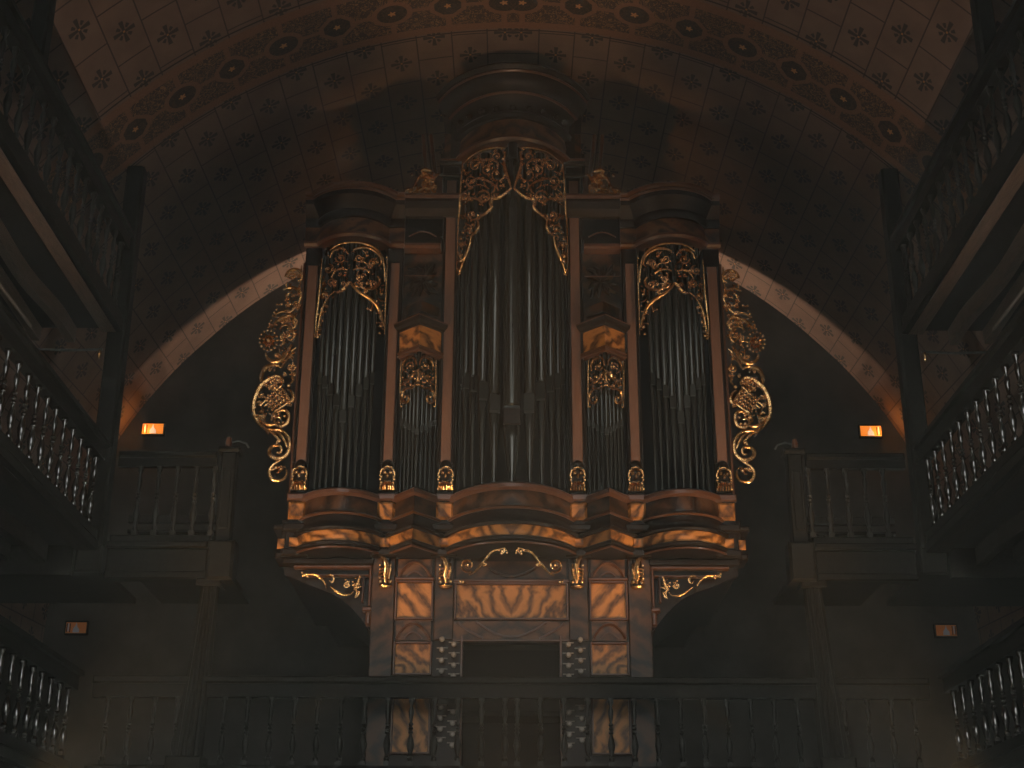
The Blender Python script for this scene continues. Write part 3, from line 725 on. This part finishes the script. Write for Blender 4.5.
def plan_v(cx, h, bb, out=0.02):
    return lambda x: Y0-out-bb*max(0.0, 1-abs(x-cx)/h)
c = Carve(395, 330, 8.53, plan_v(-VX, VH, VB))
for sx in (1, -1):
    m = lambda P: [(P_[0] if sx == 1 else 400-P_[0], P_[1]) for P_ in P]
    for P, r in [([(75, 350), (70, 300), (92, 255), (135, 232), (172, 250), (186, 300)], .020), ([(196, 345), (170, 370), (140, 410), (100, 450), (60, 470)], .020), ([(196, 340), (200, 400), (190, 450)], .018),
                 ([(180, 470), (150, 495), (105, 500), (75, 525), (62, 570), (72, 610), (100, 620), (122, 595), (115, 565), (92, 570)], .020), ([(50, 260), (48, 450), (50, 660)], .010), ([(60, 400), (80, 430), (110, 420)], .014)]:
        c.stroke(m(P), r)
    c.spiral(135 if sx == 1 else 265, 310, 34, 1.3, 180, sx, 0.013)
    c.beads(m([(60, 655), (70, 410), (150, 380), (175, 420), (120, 440), (190, 470), (150, 280), (110, 330), (92, 575), (160, 480)]), 0.014)
    c.foliage(m([(60, 350), (185, 320), (185, 470), (70, 500)]), 16, 31, 0.9)
both(c.mb, 'pipe_shade', 'gold', 'gilded gable carving over the small pointed bay')

# ---- pipes
def pipe(x, y, r, z0, zm, z1, ang=0.0, seg=20, hm=None):
    """foot cone from z0 to the mouth zm, cylindrical body to z1; the lip is pressed flat toward the front"""
    hm = hm or r*3.2; b = MB(); rings = []
    def ring(z, rr, flat):
        out = []
        for j in range(seg):
            t = 2*PI*j/seg; px, py = rr*math.cos(t), rr*math.sin(t)
            if flat < 1: py = max(py, -rr*flat)
            out.append((x+px*math.cos(ang)-py*math.sin(ang), y+px*math.sin(ang)+py*math.cos(ang), z))
        return out
    rings.append(ring(z0, r*0.22, 1)); rings.append(ring(zm-r*2.2, r*0.93, 1)); rings.append(ring(zm-r*1.3, r*0.97, 0.9)); rings.append(ring(zm, r, 0.66))
    for hh, fl in ((0.001, 0.74), (0.30, 0.74), (0.84, 0.76), (0.95, 0.88), (1.0, 1.0)): rings.append(ring(zm+hm*hh if hh > .01 else zm+hh, r, fl))
    rings.append(ring(z1, r, 1))
    b.loft(rings, True, True)
    p = part(b, 'pipe', 'pipe', None, True)
    def slab(levels, name, mat, label):
        rings = []
        for z, wx, yf in levels:
            q = [(-wx, -r*yf), (wx, -r*yf), (wx, -r*0.45), (-wx, -r*0.45)]
            rings.append([(x+px*math.cos(ang)-py*math.sin(ang), y+px*math.sin(ang)+py*math.cos(ang), z) for px, py in q])
        b = MB(); b.loft(rings, True, True); part(b, name, mat, label, parent=p)
    g = r*0.30
    slab([(zm-g*0.6, r*0.80, 0.80), (zm+g*0.7, r*0.80, 0.80)], 'mouth', 'slot', 'dark slot of the pipe mouth')
    slab([(zm+g*0.7, r*0.86, 0.88), (zm+hm*0.84, r*0.84, 0.90), (zm+hm*0.93, r*0.76, 0.84), (zm+hm, r*0.50, 0.70)], 'upper_lip', 'pipe', None)
    return p
# centre tower: nine pipes on the bow
def zat(v, y): return at(512.5, v, y).z
for off, r, vm, y in [(0, .108, 418, .50), (.205, .074, 411, .475), (.345, .060, 399, .40), (.462, .046, 391, .30), (.555, .038, 388, .16), (.625, .028, 384, .02)]:
    for s in ((-1, 1) if off else (1,)):
        yy = Y0-y+0.10
        pipe(s*off, yy, r, 5.01, zat(vm, yy-r), 9.45, -s*math.atan(off*0.9)*0.6, 24 if r > .05 else 16, {.108: .19}.get(r, .25 if r > .05 else .22))
# centre pipe front ornament with two slim prongs
b = MB(); yf = Y0-0.40-0.108
b.box(-0.10, 0.10, yf-0.012, yf+0.03, zat(424, yf), zat(408, yf), 0.006); part(b, 'mouth_plate', 'case')
b = MB(); zt = zat(430, yf)
for s in (-1, 1):
    b.tube([(s*0.072, yf-0.005, zt), (s*0.024, yf+0.055, 5.03)], lambda t: 0.013*(1-0.6*t), 8); b.ball((s*0.072, yf-0.012, zt), 0.018, 8)
part(b, 'pipe_foot_ribs', 'pipe', None, True)
for s in (-1, 1):
    for k, vm in zip(range(-4, 5), (381, 386, 393, 404, 419, 403, 392, 385, 381)):
        th = k/4.6; x = SX+math.sin(th*1.25)/math.sin(1.25)*SA*0.98; x = SX+k*0.089*(1-0.035*abs(k)); dx = (x-SX)/SA
        yy = Y0-SB*math.sqrt(max(0.02, 1-dx*dx))+0.09; r = (.047, .043, .040, .035, .030)[abs(k)]
        pipe(s*x, yy, r, 5.01, zat(vm+3, yy-r), 8.2-0.0*abs(k), -s*dx*0.5*0-dx*0.4, 16, .16)
    for k in range(-4, 5):
        x = VX+k*0.049; yy = Y0-VB*(1-abs(k)*0.049/VH)*0.95+0.10; r = .0225 if k else .027
        pipe(s*x, yy, r, 5.01, zat(434-abs(k)*2.2, yy-r), 6.8, 0, 12, .08)
# dark backs behind the pipes
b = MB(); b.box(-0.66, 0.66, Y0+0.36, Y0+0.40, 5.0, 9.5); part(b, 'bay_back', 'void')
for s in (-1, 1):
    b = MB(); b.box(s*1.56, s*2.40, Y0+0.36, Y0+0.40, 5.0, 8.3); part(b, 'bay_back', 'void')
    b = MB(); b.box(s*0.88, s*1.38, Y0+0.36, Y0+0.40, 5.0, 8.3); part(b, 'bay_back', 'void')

# ---- bowed bases of the towers
def tower_base(path, name, deep=0.0, k=1.0, z0=4.34):
    H = lambda z: z
    segs = [('sill', 'strip2', [(-.3, 4.93), (0.02, 4.93), (0.05, 4.955), (0.05, 4.995), (0.02, 5.02), (-.3, 5.02)]),
            ('frieze', 'burl_dark', [(-.3, 4.74), (0.0, 4.74), (0.015, 4.83), (0.0, 4.93), (-.3, 4.93)]),
            ('gilt_line', 'mould', [(-.3, 4.70), (0.045, 4.70), (0.06, 4.715), (0.045, 4.735), (0.0, 4.74), (-.3, 4.74)]),
            ('cavetto', 'case', [(-.3, 4.51), (0.09, 4.51), (0.10, 4.54), (0.05, 4.58), (0.03, 4.64), (0.03, 4.70), (-.3, 4.70)]),
            ('burl_band', 'burl', [(-.3, 4.385), (0.06, 4.385), (0.075, 4.45), (0.06, 4.51), (-.3, 4.51)]),
            ('lower_moulding', 'case', [(-.3, 4.315), (0.06, 4.315), (0.10, 4.33), (0.105, 4.365), (0.07, 4.385), (-.3, 4.385)]),
            ('soffit', 'case', [(-.3, 4.285), (0.05, 4.285), (0.075, 4.292), (0.07, 4.315), (-.3, 4.315)]), ('lower_gilt_line', 'mould', [(0.06, 4.290), (0.092, 4.292), (0.096, 4.306), (0.06, 4.315)])]
    for nm, mt, pr in segs:
        b = MB(); b.sweep(path, pr); o = part(b, name+'_'+nm, mt, None, True)
M['strip2'] = plain('walnut_sill', (0.075, 0.036, 0.022), (0.11, 0.053, 0.033), 10, 0.3, 0, 0.1)
tower_base(arc_seg(0, 0.70, 0.55), 'centre_tower')
for s in (-1, 1):
    tower_base(arc_seg(s*SX, 0.44, 0.32), 'side_tower')
    tower_base(v_path(s*VX, 0.26, 0.33), 'pointed_bay')
# pedestals under the pilasters
for px in (2.485, 1.455, 0.773):
    for s in (-1, 1):
        x = s*px
        b = MB(); b.box(x-0.12, x+0.12, Y0-0.04, Y0+0.4, 4.28, 5.0, 0.01); p = part(b, 'pedestal', 'case')
        b = MB(); b.box(x-0.105, x+0.105, Y0-0.085, Y0-0.02, 4.72, 4.935, 0.035); part(b, 'cushion_block', 'burl', parent=p, smooth=True)
        b = MB(); b.box(x-0.13, x+0.13, Y0-0.09, Y0, 4.95, 5.03, 0.015); part(b, 'pedestal_cap', 'strip2', parent=p)
        b = MB(); b.box(x-0.15, x+0.15, Y0-0.13, Y0, 4.57, 4.66, 0.02); part(b, 'pedestal_moulding', 'case', parent=p)
        b = MB(); b.box(x-0.15, x+0.15, Y0-0.13, Y0, 4.27, 4.36, 0.02); part(b, 'pedestal_moulding', 'case', parent=p)
        b = MB(); b.box(x-0.07, x+0.07, Y0-0.10, Y0-0.03, 4.39, 4.50, 0.02); part(b, 'burl_block', 'burl', parent=p, smooth=True)
        # gilded mask on the pilaster foot
        b = MB(); rnd = random.Random(7)
        k_ = MB(); k_.box(x-0.075, x+0.075, Y0-0.04, Y0, 5.07, 5.35, 0.02); part(k_, 'mask_ground', 'case', parent=p)
        for kx in (-1, 1):
            b.ball((x+kx*0.035, Y0-0.075, 5.285), 0.026, 7); b.tube([(x+kx*0.02, Y0-0.06, 5.34), (x+kx*0.07, Y0-0.08, 5.32), (x+kx*0.09, Y0-0.06, 5.25)], 0.013, 6)
            for q in range(5): b.ball((x+kx*(0.075+0.008*math.sin(q*2)), Y0-0.06-0.01*(q % 2), 5.24-q*0.036), 0.019, 6, (1, 1, 1.1))
            for q in range(3): b.tube([(x+kx*0.02*(q+0.6), Y0-0.06, 5.17), (x+kx*0.028*(q+0.6), Y0-0.085, 5.12), (x+kx*0.03*(q+0.6), Y0-0.06, 5.08)], 0.011, 5)
        b.ball((x, Y0-0.09, 5.245), 0.024, 7, (0.8, 1, 1.4)); b.tube([(x-0.05, Y0-0.055, 5.352), (x, Y0-0.075, 5.36), (x+0.05, Y0-0.055, 5.352)], 0.012, 6)
        b.tube([(x-0.04, Y0-0.06, 5.19), (x, Y0-0.075, 5.175), (x+0.04, Y0-0.06, 5.19)], 0.010, 5)
        part(b, 'mask', 'gold', 'gilded carved mask', True, p)

# ---- entablature of the side parts
def entab(path, name, zz=0.0, kout=1.0):
    for nm, mt, pr in [('architrave', 'mould', [(-.3, 8.27), (0.03, 8.27), (0.055, 8.30), (0.05, 8.335), (0.02, 8.345), (-.3, 8.345)]),
                       ('frieze', 'burl_arch', [(-.3, 8.345), (0.0, 8.345), (0.015, 8.44), (0.0, 8.55), (-.3, 8.55)]),
                       ('cavetto', 'case', [(-.3, 8.55), (0.04, 8.55), (0.06, 8.60), (0.04, 8.66), (0.10, 8.74), (0.16, 8.80), (0.16, 8.86), (-.3, 8.86)]),
                       ('cornice', 'mould', [(-.3, 8.86), (0.17, 8.86), (0.185, 8.88), (0.17, 8.90), (0.20, 8.92), (0.205, 8.95), (0.17, 8.965), (-.3, 8.965)])]:
        b = MB(); b.sweep(path, pr); part(b, name+'_'+nm, mt, None, True)
for s in (-1, 1):
    entab(arc_seg(s*SX, 0.44, 0.30), 'side_tower')
    for x, w in ((s*2.485, 0.12), (s*1.475, 0.12)):
        entab([(x-w, Y0-0.02), (x+w, Y0-0.02)], 'pilaster')
    x0, x1 = sorted((s*0.60, s*1.36))
    for nm, mt, pr in [('architrave', 'mould', [(-.2, 8.27), (0.03, 8.27), (0.05, 8.30), (0.05, 8.335), (-.2, 8.345)]), ('frieze', 'case', [(-.2, 8.345), (0.0, 8.345), (0.0, 8.70), (-.2, 8.70)])]:
        b = MB(); xa, xb = sorted((s*0.90, s*1.36)); b.sweep([(xa, Y0+0.02), (xb, Y0+0.02)], pr); part(b, 'pointed_bay_'+nm, mt)
    b = MB(); b.sweep([(x0, Y0-0.02), (x1, Y0-0.02)], [(-.2, 8.70), (0.03, 8.70), (0.10, 8.78), (0.14, 8.86), (0.14, 8.90), (-.2, 8.90)]); part(b, 'pointed_bay_cavetto', 'case')
    b = MB(); b.sweep([(x0, Y0-0.02), (x1, Y0-0.02)], [(-.2, 8.90), (0.15, 8.90), (0.17, 8.93), (0.16, 8.965), (-.2, 8.965)]); part(b, 'pointed_bay_cornice', 'mould')
    # arch line on the dark frieze
    b = MB(); xc = s*1.13; b.tube([(xc-0.17+0.34*i/10, Y0+0.0, 8.44+0.07*math.sin(PI*i/10)) for i in range(11)], 0.010, 6); part(b, 'frieze_arch', 'mould', None, True)

# ---- hood and recess of the pointed bays
for s in (-1, 1):
    vp = lambda h, bb: v_path(s*VX, h, bb)
    b = MB(); b.sweep(vp(0.265, 0.25), [(-.2, 6.83), (0.0, 6.83), (0.0, 7.12), (-.2, 7.12)]); part(b, 'hood', 'burl', 'burl walnut hood with a pointed front')
    b = MB(); b.sweep(vp(0.27, 0.26), [(-.2, 7.11), (0.02, 7.11), (0.035, 7.13), (0.075, 7.15), (0.09, 7.185), (-.2, 7.20)]); part(b, 'hood_cornice', 'case')
    b = MB(); b.sweep(vp(0.27, 0.26), [(0.06, 7.186), (0.092, 7.186), (0.094, 7.198), (0.06, 7.21)]); part(b, 'hood_fillet', 'mould')
    b = MB(); b.sweep(vp(0.265, 0.255), [(-.2, 6.76), (0.01, 6.76), (0.03, 6.78), (0.02, 6.80), (0.03, 6.83), (-.2, 6.83)]); part(b, 'hood_base_moulding', 'mould')
    b = MB(); b.box(s*0.86, s*1.40, Y0+0.14, Y0+0.18, 7.3, 8.3); part(b, 'recess_panel', 'burl_dark')
    # dark cross-shaped leaf relief above the hood
    b = MB(); xc = s*1.12; zc = 7.88; yy = Y0+0.13
    for a in range(4):
        for dlt in (-24, 0, 24):
            t = R_(45+90*a+dlt); L = 0.24 if dlt == 0 else 0.19
            b.tube([(xc+0.03*math.cos(t), yy-0.01, zc+0.03*math.sin(t)), (xc+L*0.6*math.cos(t), yy-0.03, zc+L*0.75*math.sin(t)), (xc+L*math.cos(t+0.15), yy-0.01, zc+L*1.2*math.sin(t+0.15))], lambda q: 0.012+0.028*math.sin(PI*min(1, q+0.1)), 7)
    b.ball((xc, yy-0.02, zc), 0.03, 8); part(b, 'leaf_relief', 'case', 'dark carved leaf cross', True)
    b = MB(); b.tube([(s*0.90, Y0+0.02, 7.90), (s*1.36, Y0+0.02, 7.90)], 0.006, 5); part(b, 'tie_wire', 'mould')
    b = MB(); b.sweep([(s*VX-0.2, Y0+0.12), (s*VX, Y0-0.08), (s*VX+0.2, Y0+0.12)], [(-.02, 7.38), (0.0, 7.38), (0.02, 7.50), (-.02, 7.50)]); part(b, 'recess_gable', 'burl_dark')

# ---- head of the centre tower
for nm, mt, bb, a, pr in [
    ('architrave', 'mould', 0.55, 0.70, [(-.3, 9.50), (0.02, 9.50), (0.05, 9.53), (0.045, 9.565), (0.01, 9.58), (-.3, 9.58)]),
    ('frieze', 'burl_arch', 0.55, 0.68, [(-.3, 9.58), (0.0, 9.58), (0.02, 9.70), (0.0, 9.82), (-.3, 9.82)]),
    ('bed_moulding', 'case', 0.55, 0.70, [(-.3, 9.82), (0.05, 9.82), (0.07, 9.88), (0.03, 9.93), (0.04, 10.04), (0.12, 10.12), (-.3, 10.12)]),
    ('upper_fillet', 'mould', 0.56, 0.72, [(-.3, 10.12), (0.12, 10.12), (0.135, 10.135), (0.12, 10.155), (-.3, 10.155)]),
    ('corona', 'case', 0.58, 0.74, [(-.3, 10.155), (0.13, 10.155), (0.20, 10.20), (0.24, 10.28), (0.24, 10.34), (-.3, 10.34)]),
    ('crown_fillet', 'mould', 0.58, 0.74, [(-.3, 10.34), (0.25, 10.34), (0.262, 10.355), (0.25, 10.375), (-.3, 10.375)]),
    ('crown_top', 'case', 0.58, 0.74, [(-.3, 10.375), (0.27, 10.375), (0.30, 10.42), (0.28, 10.46), (0.1, 10.50), (-.3, 10.52)])]:
    p = arc_seg(0, a, bb, 32); p = [(p[0][0], Y0+0.9)]+p+[(p[-1][0], Y0+0.9)] if False else p
    b = MB(); b.sweep(p, pr); part(b, 'tower_head_'+nm, mt, None, True)
b = MB(); b.box(-0.80, 0.80, Y0-0.02, Y0+1.2, 9.50, 10.16); b.box(-0.90, 0.90, Y0-0.1, Y0+1.2, 10.16, 10.48, 0.03); part(b, 'tower_head_block', 'case')
b = MB()
for i in range(9):
    t = PI*(0.14+0.72*i/8); b.ball((-0.74*math.cos(t), Y0-0.60*math.sin(t)+0.02, 9.97), 0.045, 7, (1, 0.5, 1))
part(b, 'head_rosettes', 'case', None, True)
for s in (-1, 1):
    for q, (xa, xb) in enumerate(((1.06, 1.17), (0.93, 1.07))):
        b = MB(); b.tube([(s*xa, Y0+0.12, 9.0), (s*(xa*0.5+xb*0.5+0.01), Y0+0.12, 9.5), (s*xb, Y0+0.12, 10.0)], 0.028, 8); part(b, 'flank_moulding', 'mould', None, True)

# ---- gilded crests on the cornice
c = Carve(395, 150, 10.97, flatp(0.02))
for P, r in [([(20, 520), (70, 505), (120, 450), (150, 430), (170, 470), (140, 500)], .020), ([(170, 470), (220, 380), (250, 320), (290, 280), (340, 270), (380, 300), (375, 350), (340, 360)], .024), ([(280, 235), (320, 215), (360, 225), (400, 232)], .026),
             ([(300, 510), (340, 480), (380, 490), (430, 520)], .022), ([(220, 500), (260, 440), (330, 420), (400, 440), (440, 500)], .018), ([(420, 350), (440, 300), (470, 270)], .018), ([(430, 520), (450, 420), (430, 350)], .016)]:
    c.stroke(P, r)
c.spiral(180, 500, 40, 1.3, 0, 1, .016); c.spiral(340, 330, 44, 1.3, 200, 1, .018)
c.beads([(185, 275), (320, 280), (415, 350), (470, 270), (145, 440), (340, 490), (380, 485), (410, 515), (220, 515), (130, 500)], 0.022)
c.foliage([(20, 525), (150, 400), (230, 320), (300, 220), (400, 230), (450, 350), (450, 525)], 60, 41, 1.5)
both(c.mb, 'cornice_crest', 'gold', 'gilded leafy crest on the cornice')

# ---- lower case
for s in (-1, 1):
    x = s*1.46
    b = MB(); b.box(x-0.13, x+0.13, Y0, Y0+0.8, ZB, 4.3, 0.01); part(b, 'lower_pilaster', 'burl_dark')
    x = s*0.765
    b = MB(); b.box(x-0.11, x+0.11, Y0, Y0+0.8, 3.335, 4.3, 0.01); part(b, 'lower_pilaster', 'burl_dark')
    # framed panels
    def frame(xa, xb, z0, z1, mat, nm, yb=0.03):
        xa, xb = sorted((xa, xb))
        b = MB(); b.box(xa, xb, Y0+yb, Y0+yb+0.05, z0, z1); p = part(b, nm, mat)
        w = 0.022; b = MB(); b.box(xa-w, xa, Y0-0.02, Y0+0.08, z0-w, z1+w, 0.006); b.box(xb, xb+w, Y0-0.02, Y0+0.08, z0-w, z1+w, 0.006)
        b.box(xa, xb, Y0-0.02, Y0+0.08, z0-w, z0, 0.006); b.box(xa, xb, Y0-0.02, Y0+0.08, z1, z1+w, 0.006); part(b, 'panel_frame', 'mould', parent=p)
        return p
    frame(s*1.30, s*0.91, 3.585, 3.99, 'burl', 'burl_panel')
    frame(s*1.30, s*0.91, 2.96, 3.29, 'burl', 'burl_panel')
    frame(s*1.30, s*0.91, 2.10, 2.78, 'burl', 'burl_panel')
    for zz, hh in ((3.33, 0.20), (4.03, 0.21)):
        xc = s*1.105
        b = MB(); b.box(xc-0.195, xc+0.195, Y0+0.02, Y0+0.06, zz, zz+hh+0.03); p = part(b, 'arched_panel', 'burl_arch')
        b = MB(); b.tube([(xc-0.185+0.37*i/14, Y0, zz+0.02+(hh-0.03)*math.sin(PI*i/14)**0.8) for i in range(15)], 0.017, 7); b.tube([(xc-0.10+0.2*i/10, Y0+0.005, zz+0.02+0.07*math.sin(PI*i/10)) for i in range(11)], 0.010, 6); part(b, 'arch_moulding', 'mould', None, True, p)
    b = MB(); b.box(s*0.88, s*1.33, Y0-0.035, Y0+0.05, 4.0+0.015, 4.05, 0.01); part(b, 'rail_moulding', 'mould')
    b = MB(); b.box(s*0.655, s*1.60, Y0+0.06, Y0+0.8, ZB, 4.3); part(b, 'lower_case_body', 'case')
    # stop jambs
    x0, x1 = sorted((s*0.565, s*0.855))
    b = MB(); b.box(x0, x1, Y0+0.035, Y0+0.10, ZB, 3.36); p = part(b, 'stop_jamb', 'case')
    b = MB(); b.box(s*0.555-0.012, s*0.555+0.012, Y0-0.02, Y0+0.1, ZB, 3.38, 0.005); part(b, 'jamb_edge', 'mould')
    for r_ in range(8):
        for cc in range(2):
            zz = 3.33-r_*0.118-(0.055 if cc else 0.0)-(0.28 if r_ > 3 else 0); xx = s*(0.775-0.135*cc)
            if zz < 1.95: continue
            b = MB(); b.v = []
            prof = [(0.0, 0.0), (0.014, 0.0), (0.014, 0.06), (0.03, 0.075), (0.032, 0.095), (0.02, 0.11), (0.0, 0.112)]
            rings = [[(xx+q*math.cos(2*PI*j/10), Y0+0.035-h, zz+q*math.sin(2*PI*j/10)) for j in range(10)] for q, h in prof]
            b.loft(rings, True, True); part(b, 'stop_knob', 'ivory', None, True, p)
            b = MB(); b.box(xx-0.062, xx+0.062, Y0+0.015, Y0+0.035, zz+0.030, zz+0.042, 0.003); part(b, 'stop_label', 'ivory', parent=p)
    # gilded consoles under the base
    for px in (1.435, 0.75):
        x = s*px; b = MB()
        b.tube([(x+0.05*s, Y0-0.10, 4.27), (x+0.01*s, Y0-0.13, 4.23), (x-0.015*s, Y0-0.10, 4.15), (x+0.0*s, Y0-0.08, 4.05), (x-0.01*s, Y0-0.06, 3.97)], lambda t: 0.018+0.014*math.sin(PI*t), 8)
        b.tube([(x-0.05*s, Y0-0.06, 4.20), (x-0.055*s, Y0-0.08, 4.12), (x-0.035*s, Y0-0.06, 4.02)], 0.015, 7)
        b.ball((x+0.055, Y0-0.07, 3.985), 0.026, 7); b.ball((x-0.055, Y0-0.07, 3.985), 0.026, 7)
        for q in range(4): b.ball((x+0.065*s, Y0-0.06, 4.18-q*0.05), 0.016, 6); b.tube([(x, Y0-0.06, 4.15-q*0.04), (x+s*0.05, Y0-0.09, 4.13-q*0.04), (x+s*0.075, Y0-0.05, 4.10-q*0.04)], 0.010, 5)
        b.lathe([(0, 0), (0.05, 0.0), (0.075, 0.02), (0.08, 0.03), (0.0, 0.04)], x, Y0-0.03, 3.915, 12, 0.6)
        k_ = MB(); k_.box(x-0.05, x+0.05, Y0-0.04, Y0, 3.95, 4.26, 0.01); part(k_, 'bracket_ground', 'case')
        part(b, 'console_bracket', 'gold', 'gilded leafy console bracket', True)
# centre panels
frame(-0.625, 0.625, 3.585, 3.97, 'burl', 'burl_panel', 0.03)
b = MB(); b.box(-0.655, 0.655, Y0+0.05, Y0+0.4, 3.36, 4.35); part(b, 'centre_case_body', 'case')
b = MB(); b.box(-0.655, 0.655, Y0+0.02, Y0+0.06, 3.335, 3.55); p = part(b, 'curved_apron', 'burl_arch')
b = MB()
b.tube([(-0.60+0.28*i/10, Y0+0.01, 3.535-0.18*(i/10)**0.75) for i in range(11)], 0.014, 6); b.tube([(0.60-0.28*i/10, Y0+0.01, 3.535-0.18*(i/10)**0.75) for i in range(11)], 0.014, 6)
b.tube([(-0.40+0.8*i/20, Y0+0.01, 3.54-0.17*math.sin(PI*i/20)) for i in range(21)], 0.014, 6)
part(b, 'apron_moulding', 'mould', None, True, p)
b = MB(); b.box(-0.655, 0.655, Y0-0.02, Y0+0.05, 3.315, 3.337, 0.006); b.box(-0.66, 0.66, Y0-0.03, Y0+0.05, 3.99, 4.03, 0.01); part(b, 'apron_rail', 'mould')
b = MB(); b.box(-0.56, 0.56, Y0+0.55, Y0+0.6, ZB, 3.33); b.box(-0.56, 0.56, Y0+0.1, Y0+0.6, 2.5, 2.56, 0.01); part(b, 'console_recess', 'void', 'black console recess')
b = MB(); b.box(-0.63, 0.63, Y0+0.03, Y0+0.06, 4.03, 4.25); part(b, 'tympanum', 'burl_dark')
b = MB(); b.tube([(-0.28+0.56*i/16, Y0+0.01, 4.17-0.10*math.sin(PI*i/16)) for i in range(17)], 0.016, 6); part(b, 'tympanum_moulding', 'burl_dark', None, True)
# gilded garland under the centre tower
c = Carve(440, 470, 6.4, lambda x: Y0-0.06-0.40*math.sqrt(max(0.0, 1-(x/0.62)**2)))
c.stroke([(192, 672), (225, 655), (262, 615), (290, 585), (310, 555), (345, 520), (385, 508), (415, 512)], .017)
c.spiral(185, 610, 48, 1.6, 60, 1, .014); c.spiral(405, 520, 22, 1.2, 180, 1, .013)
c.beads([(290, 600), (300, 605), (285, 590), (400, 535), (435, 530), (418, 500)], 0.018)
c.stroke([(270, 600), (290, 612), (306, 600)], .013); c.stroke([(400, 500), (425, 505), (440, 530)], .012)
c.stroke([(130, 700), (150, 718), (170, 722)], .014); c.beads([(140, 715), (155, 718)], .016)
both(c.mb, 'garland', 'gold', 'gilded scroll garland')

# ---- spandrel brackets under the side towers
for s in (-1, 1):
    b = MB(); rings = []; Rr = []
    n = 16
    poly = [(s*1.60, 4.22), (s*2.62, 4.22), (s*2.62, 4.12)]
    curve = []
    for i in range(n+1):
        t = i/n; curve.append((s*(2.60-0.98*t), 4.10-0.62*t**1.7-0.04*math.sin(2*PI*t)))
    b.prism(poly+curve+[(s*1.60, 3.46)], Y0+0.12, Y0+0.20); part(b, 'spandrel_board', 'case')
    b = MB(); b.box(s*1.60, s*2.50, Y0+0.02, Y0+0.13, 4.165, 4.20, 0.01); b.box(s*1.64, s*2.36, Y0+0.04, Y0+0.13, 4.075, 4.10, 0.008)
    b.box(s*1.60, s*1.63, Y0+0.02, Y0+0.13, 3.72, 4.165, 0.01); b.box(s*1.685, s*1.71, Y0+0.04, Y0+0.13, 3.78, 4.075, 0.008); b.box(s*1.585, s*1.69, Y0-0.01, Y0+0.13, 3.66, 3.71, 0.012); b.box(s*1.59, s*1.65, Y0, Y0+0.13, 3.50, 3.66, 0.02)
    part(b, 'spandrel_moulding', 'mould')
    # coving under the overhang
    b = MB(); rings = []
    for yy in (Y0+0.2, Y0+3.0):
        rings.append([(s*(2.62-1.04*math.sin(PI/2*i/12)), yy, 4.15-1.0*(1-math.cos(PI/2*i/12))) for i in range(13)]+[(s*1.58, yy, 4.2)])
    b.loft(rings, True, True); part(b, 'coving', 'case', None, True)
    b = MB(); b.box(s*1.58, s*2.62, Y0-0.02, Y0+3.2, 4.20, 4.27, 0.01); part(b, 'overhang_floor', 'case')
    b = MB(); b.box(s*2.60, s*2.72, Y0-0.02, Y0+0.4, 4.27, 4.34, 0.015); b.box(s*2.58, s*2.66, Y0, Y0+0.4, 4.34, 4.74, 0.01); b.box(s*2.59, s*2.75, Y0-0.06, Y0+0.4, 4.60, 4.66, 0.015); part(b, 'end_block', 'case')
    b = MB(); b.box(s*2.62, s*2.70, Y0-0.03, Y0, 4.38, 4.50, 0.015); part(b, 'burl_block', 'burl')
c = Carve(280, 540, 8.53, flatp(0.0))
c.stroke([(205, 290), (250, 300), (310, 300), (360, 335), (395, 380), (405, 420)], .014); c.stroke([(395, 320), (440, 300), (468, 330), (455, 365), (430, 350)], .014)
c.stroke([(440, 400), (490, 440), (545, 470), (610, 468), (640, 440)], .014); c.stroke([(690, 310), (675, 360), (655, 400), (640, 430)], .020); c.stroke([(690, 440), (670, 480), (645, 495)], .012); c.stroke([(665, 450), (650, 500)], .012)
c.beads([(200, 285), (220, 305), (245, 318), (205, 310), (570, 345), (585, 360), (635, 390), (690, 315), (660, 410)], .018); c.spiral(575, 385, 28, 1.2, 0, 1, .011)
c.leaf(405, 370, 90, 60, 16); c.foliage([(540, 330), (690, 300), (680, 470), (560, 430)], 10, 51, 0.9)
both(c.mb, 'spandrel_carving', 'gold', 'gilded leaf scroll in the corner bracket')

for o_ in list(SC.objects):
    if o_.parent is None and o_.name.split('.')[0] in GR: o_['group'] = GR[o_.name.split('.')[0]]

# thin haze added to lift the blacks
m = bpy.data.materials.new('thin_lift_haze'); m.use_nodes = True; nt = m.node_tree
for n in list(nt.nodes):
    if n.type == 'BSDF_PRINCIPLED': nt.nodes.remove(n)
vs = nt.nodes.new('ShaderNodeVolumeScatter'); vs.inputs['Density'].default_value = HAZE; vs.inputs['Color'].default_value = (0.93, 1.0, 0.92, 1)
nt.links.new(vs.outputs[0], nt.nodes['Material Output'].inputs['Volume']); M['lift_haze'] = m
if HAZE > 0:
    b = MB(); b.box(-6.6, 6.6, -2.0, 20.5, -1.5, 11.0); o = b.build('lift_haze', 'lift_haze'); tag(o, kind='structure')
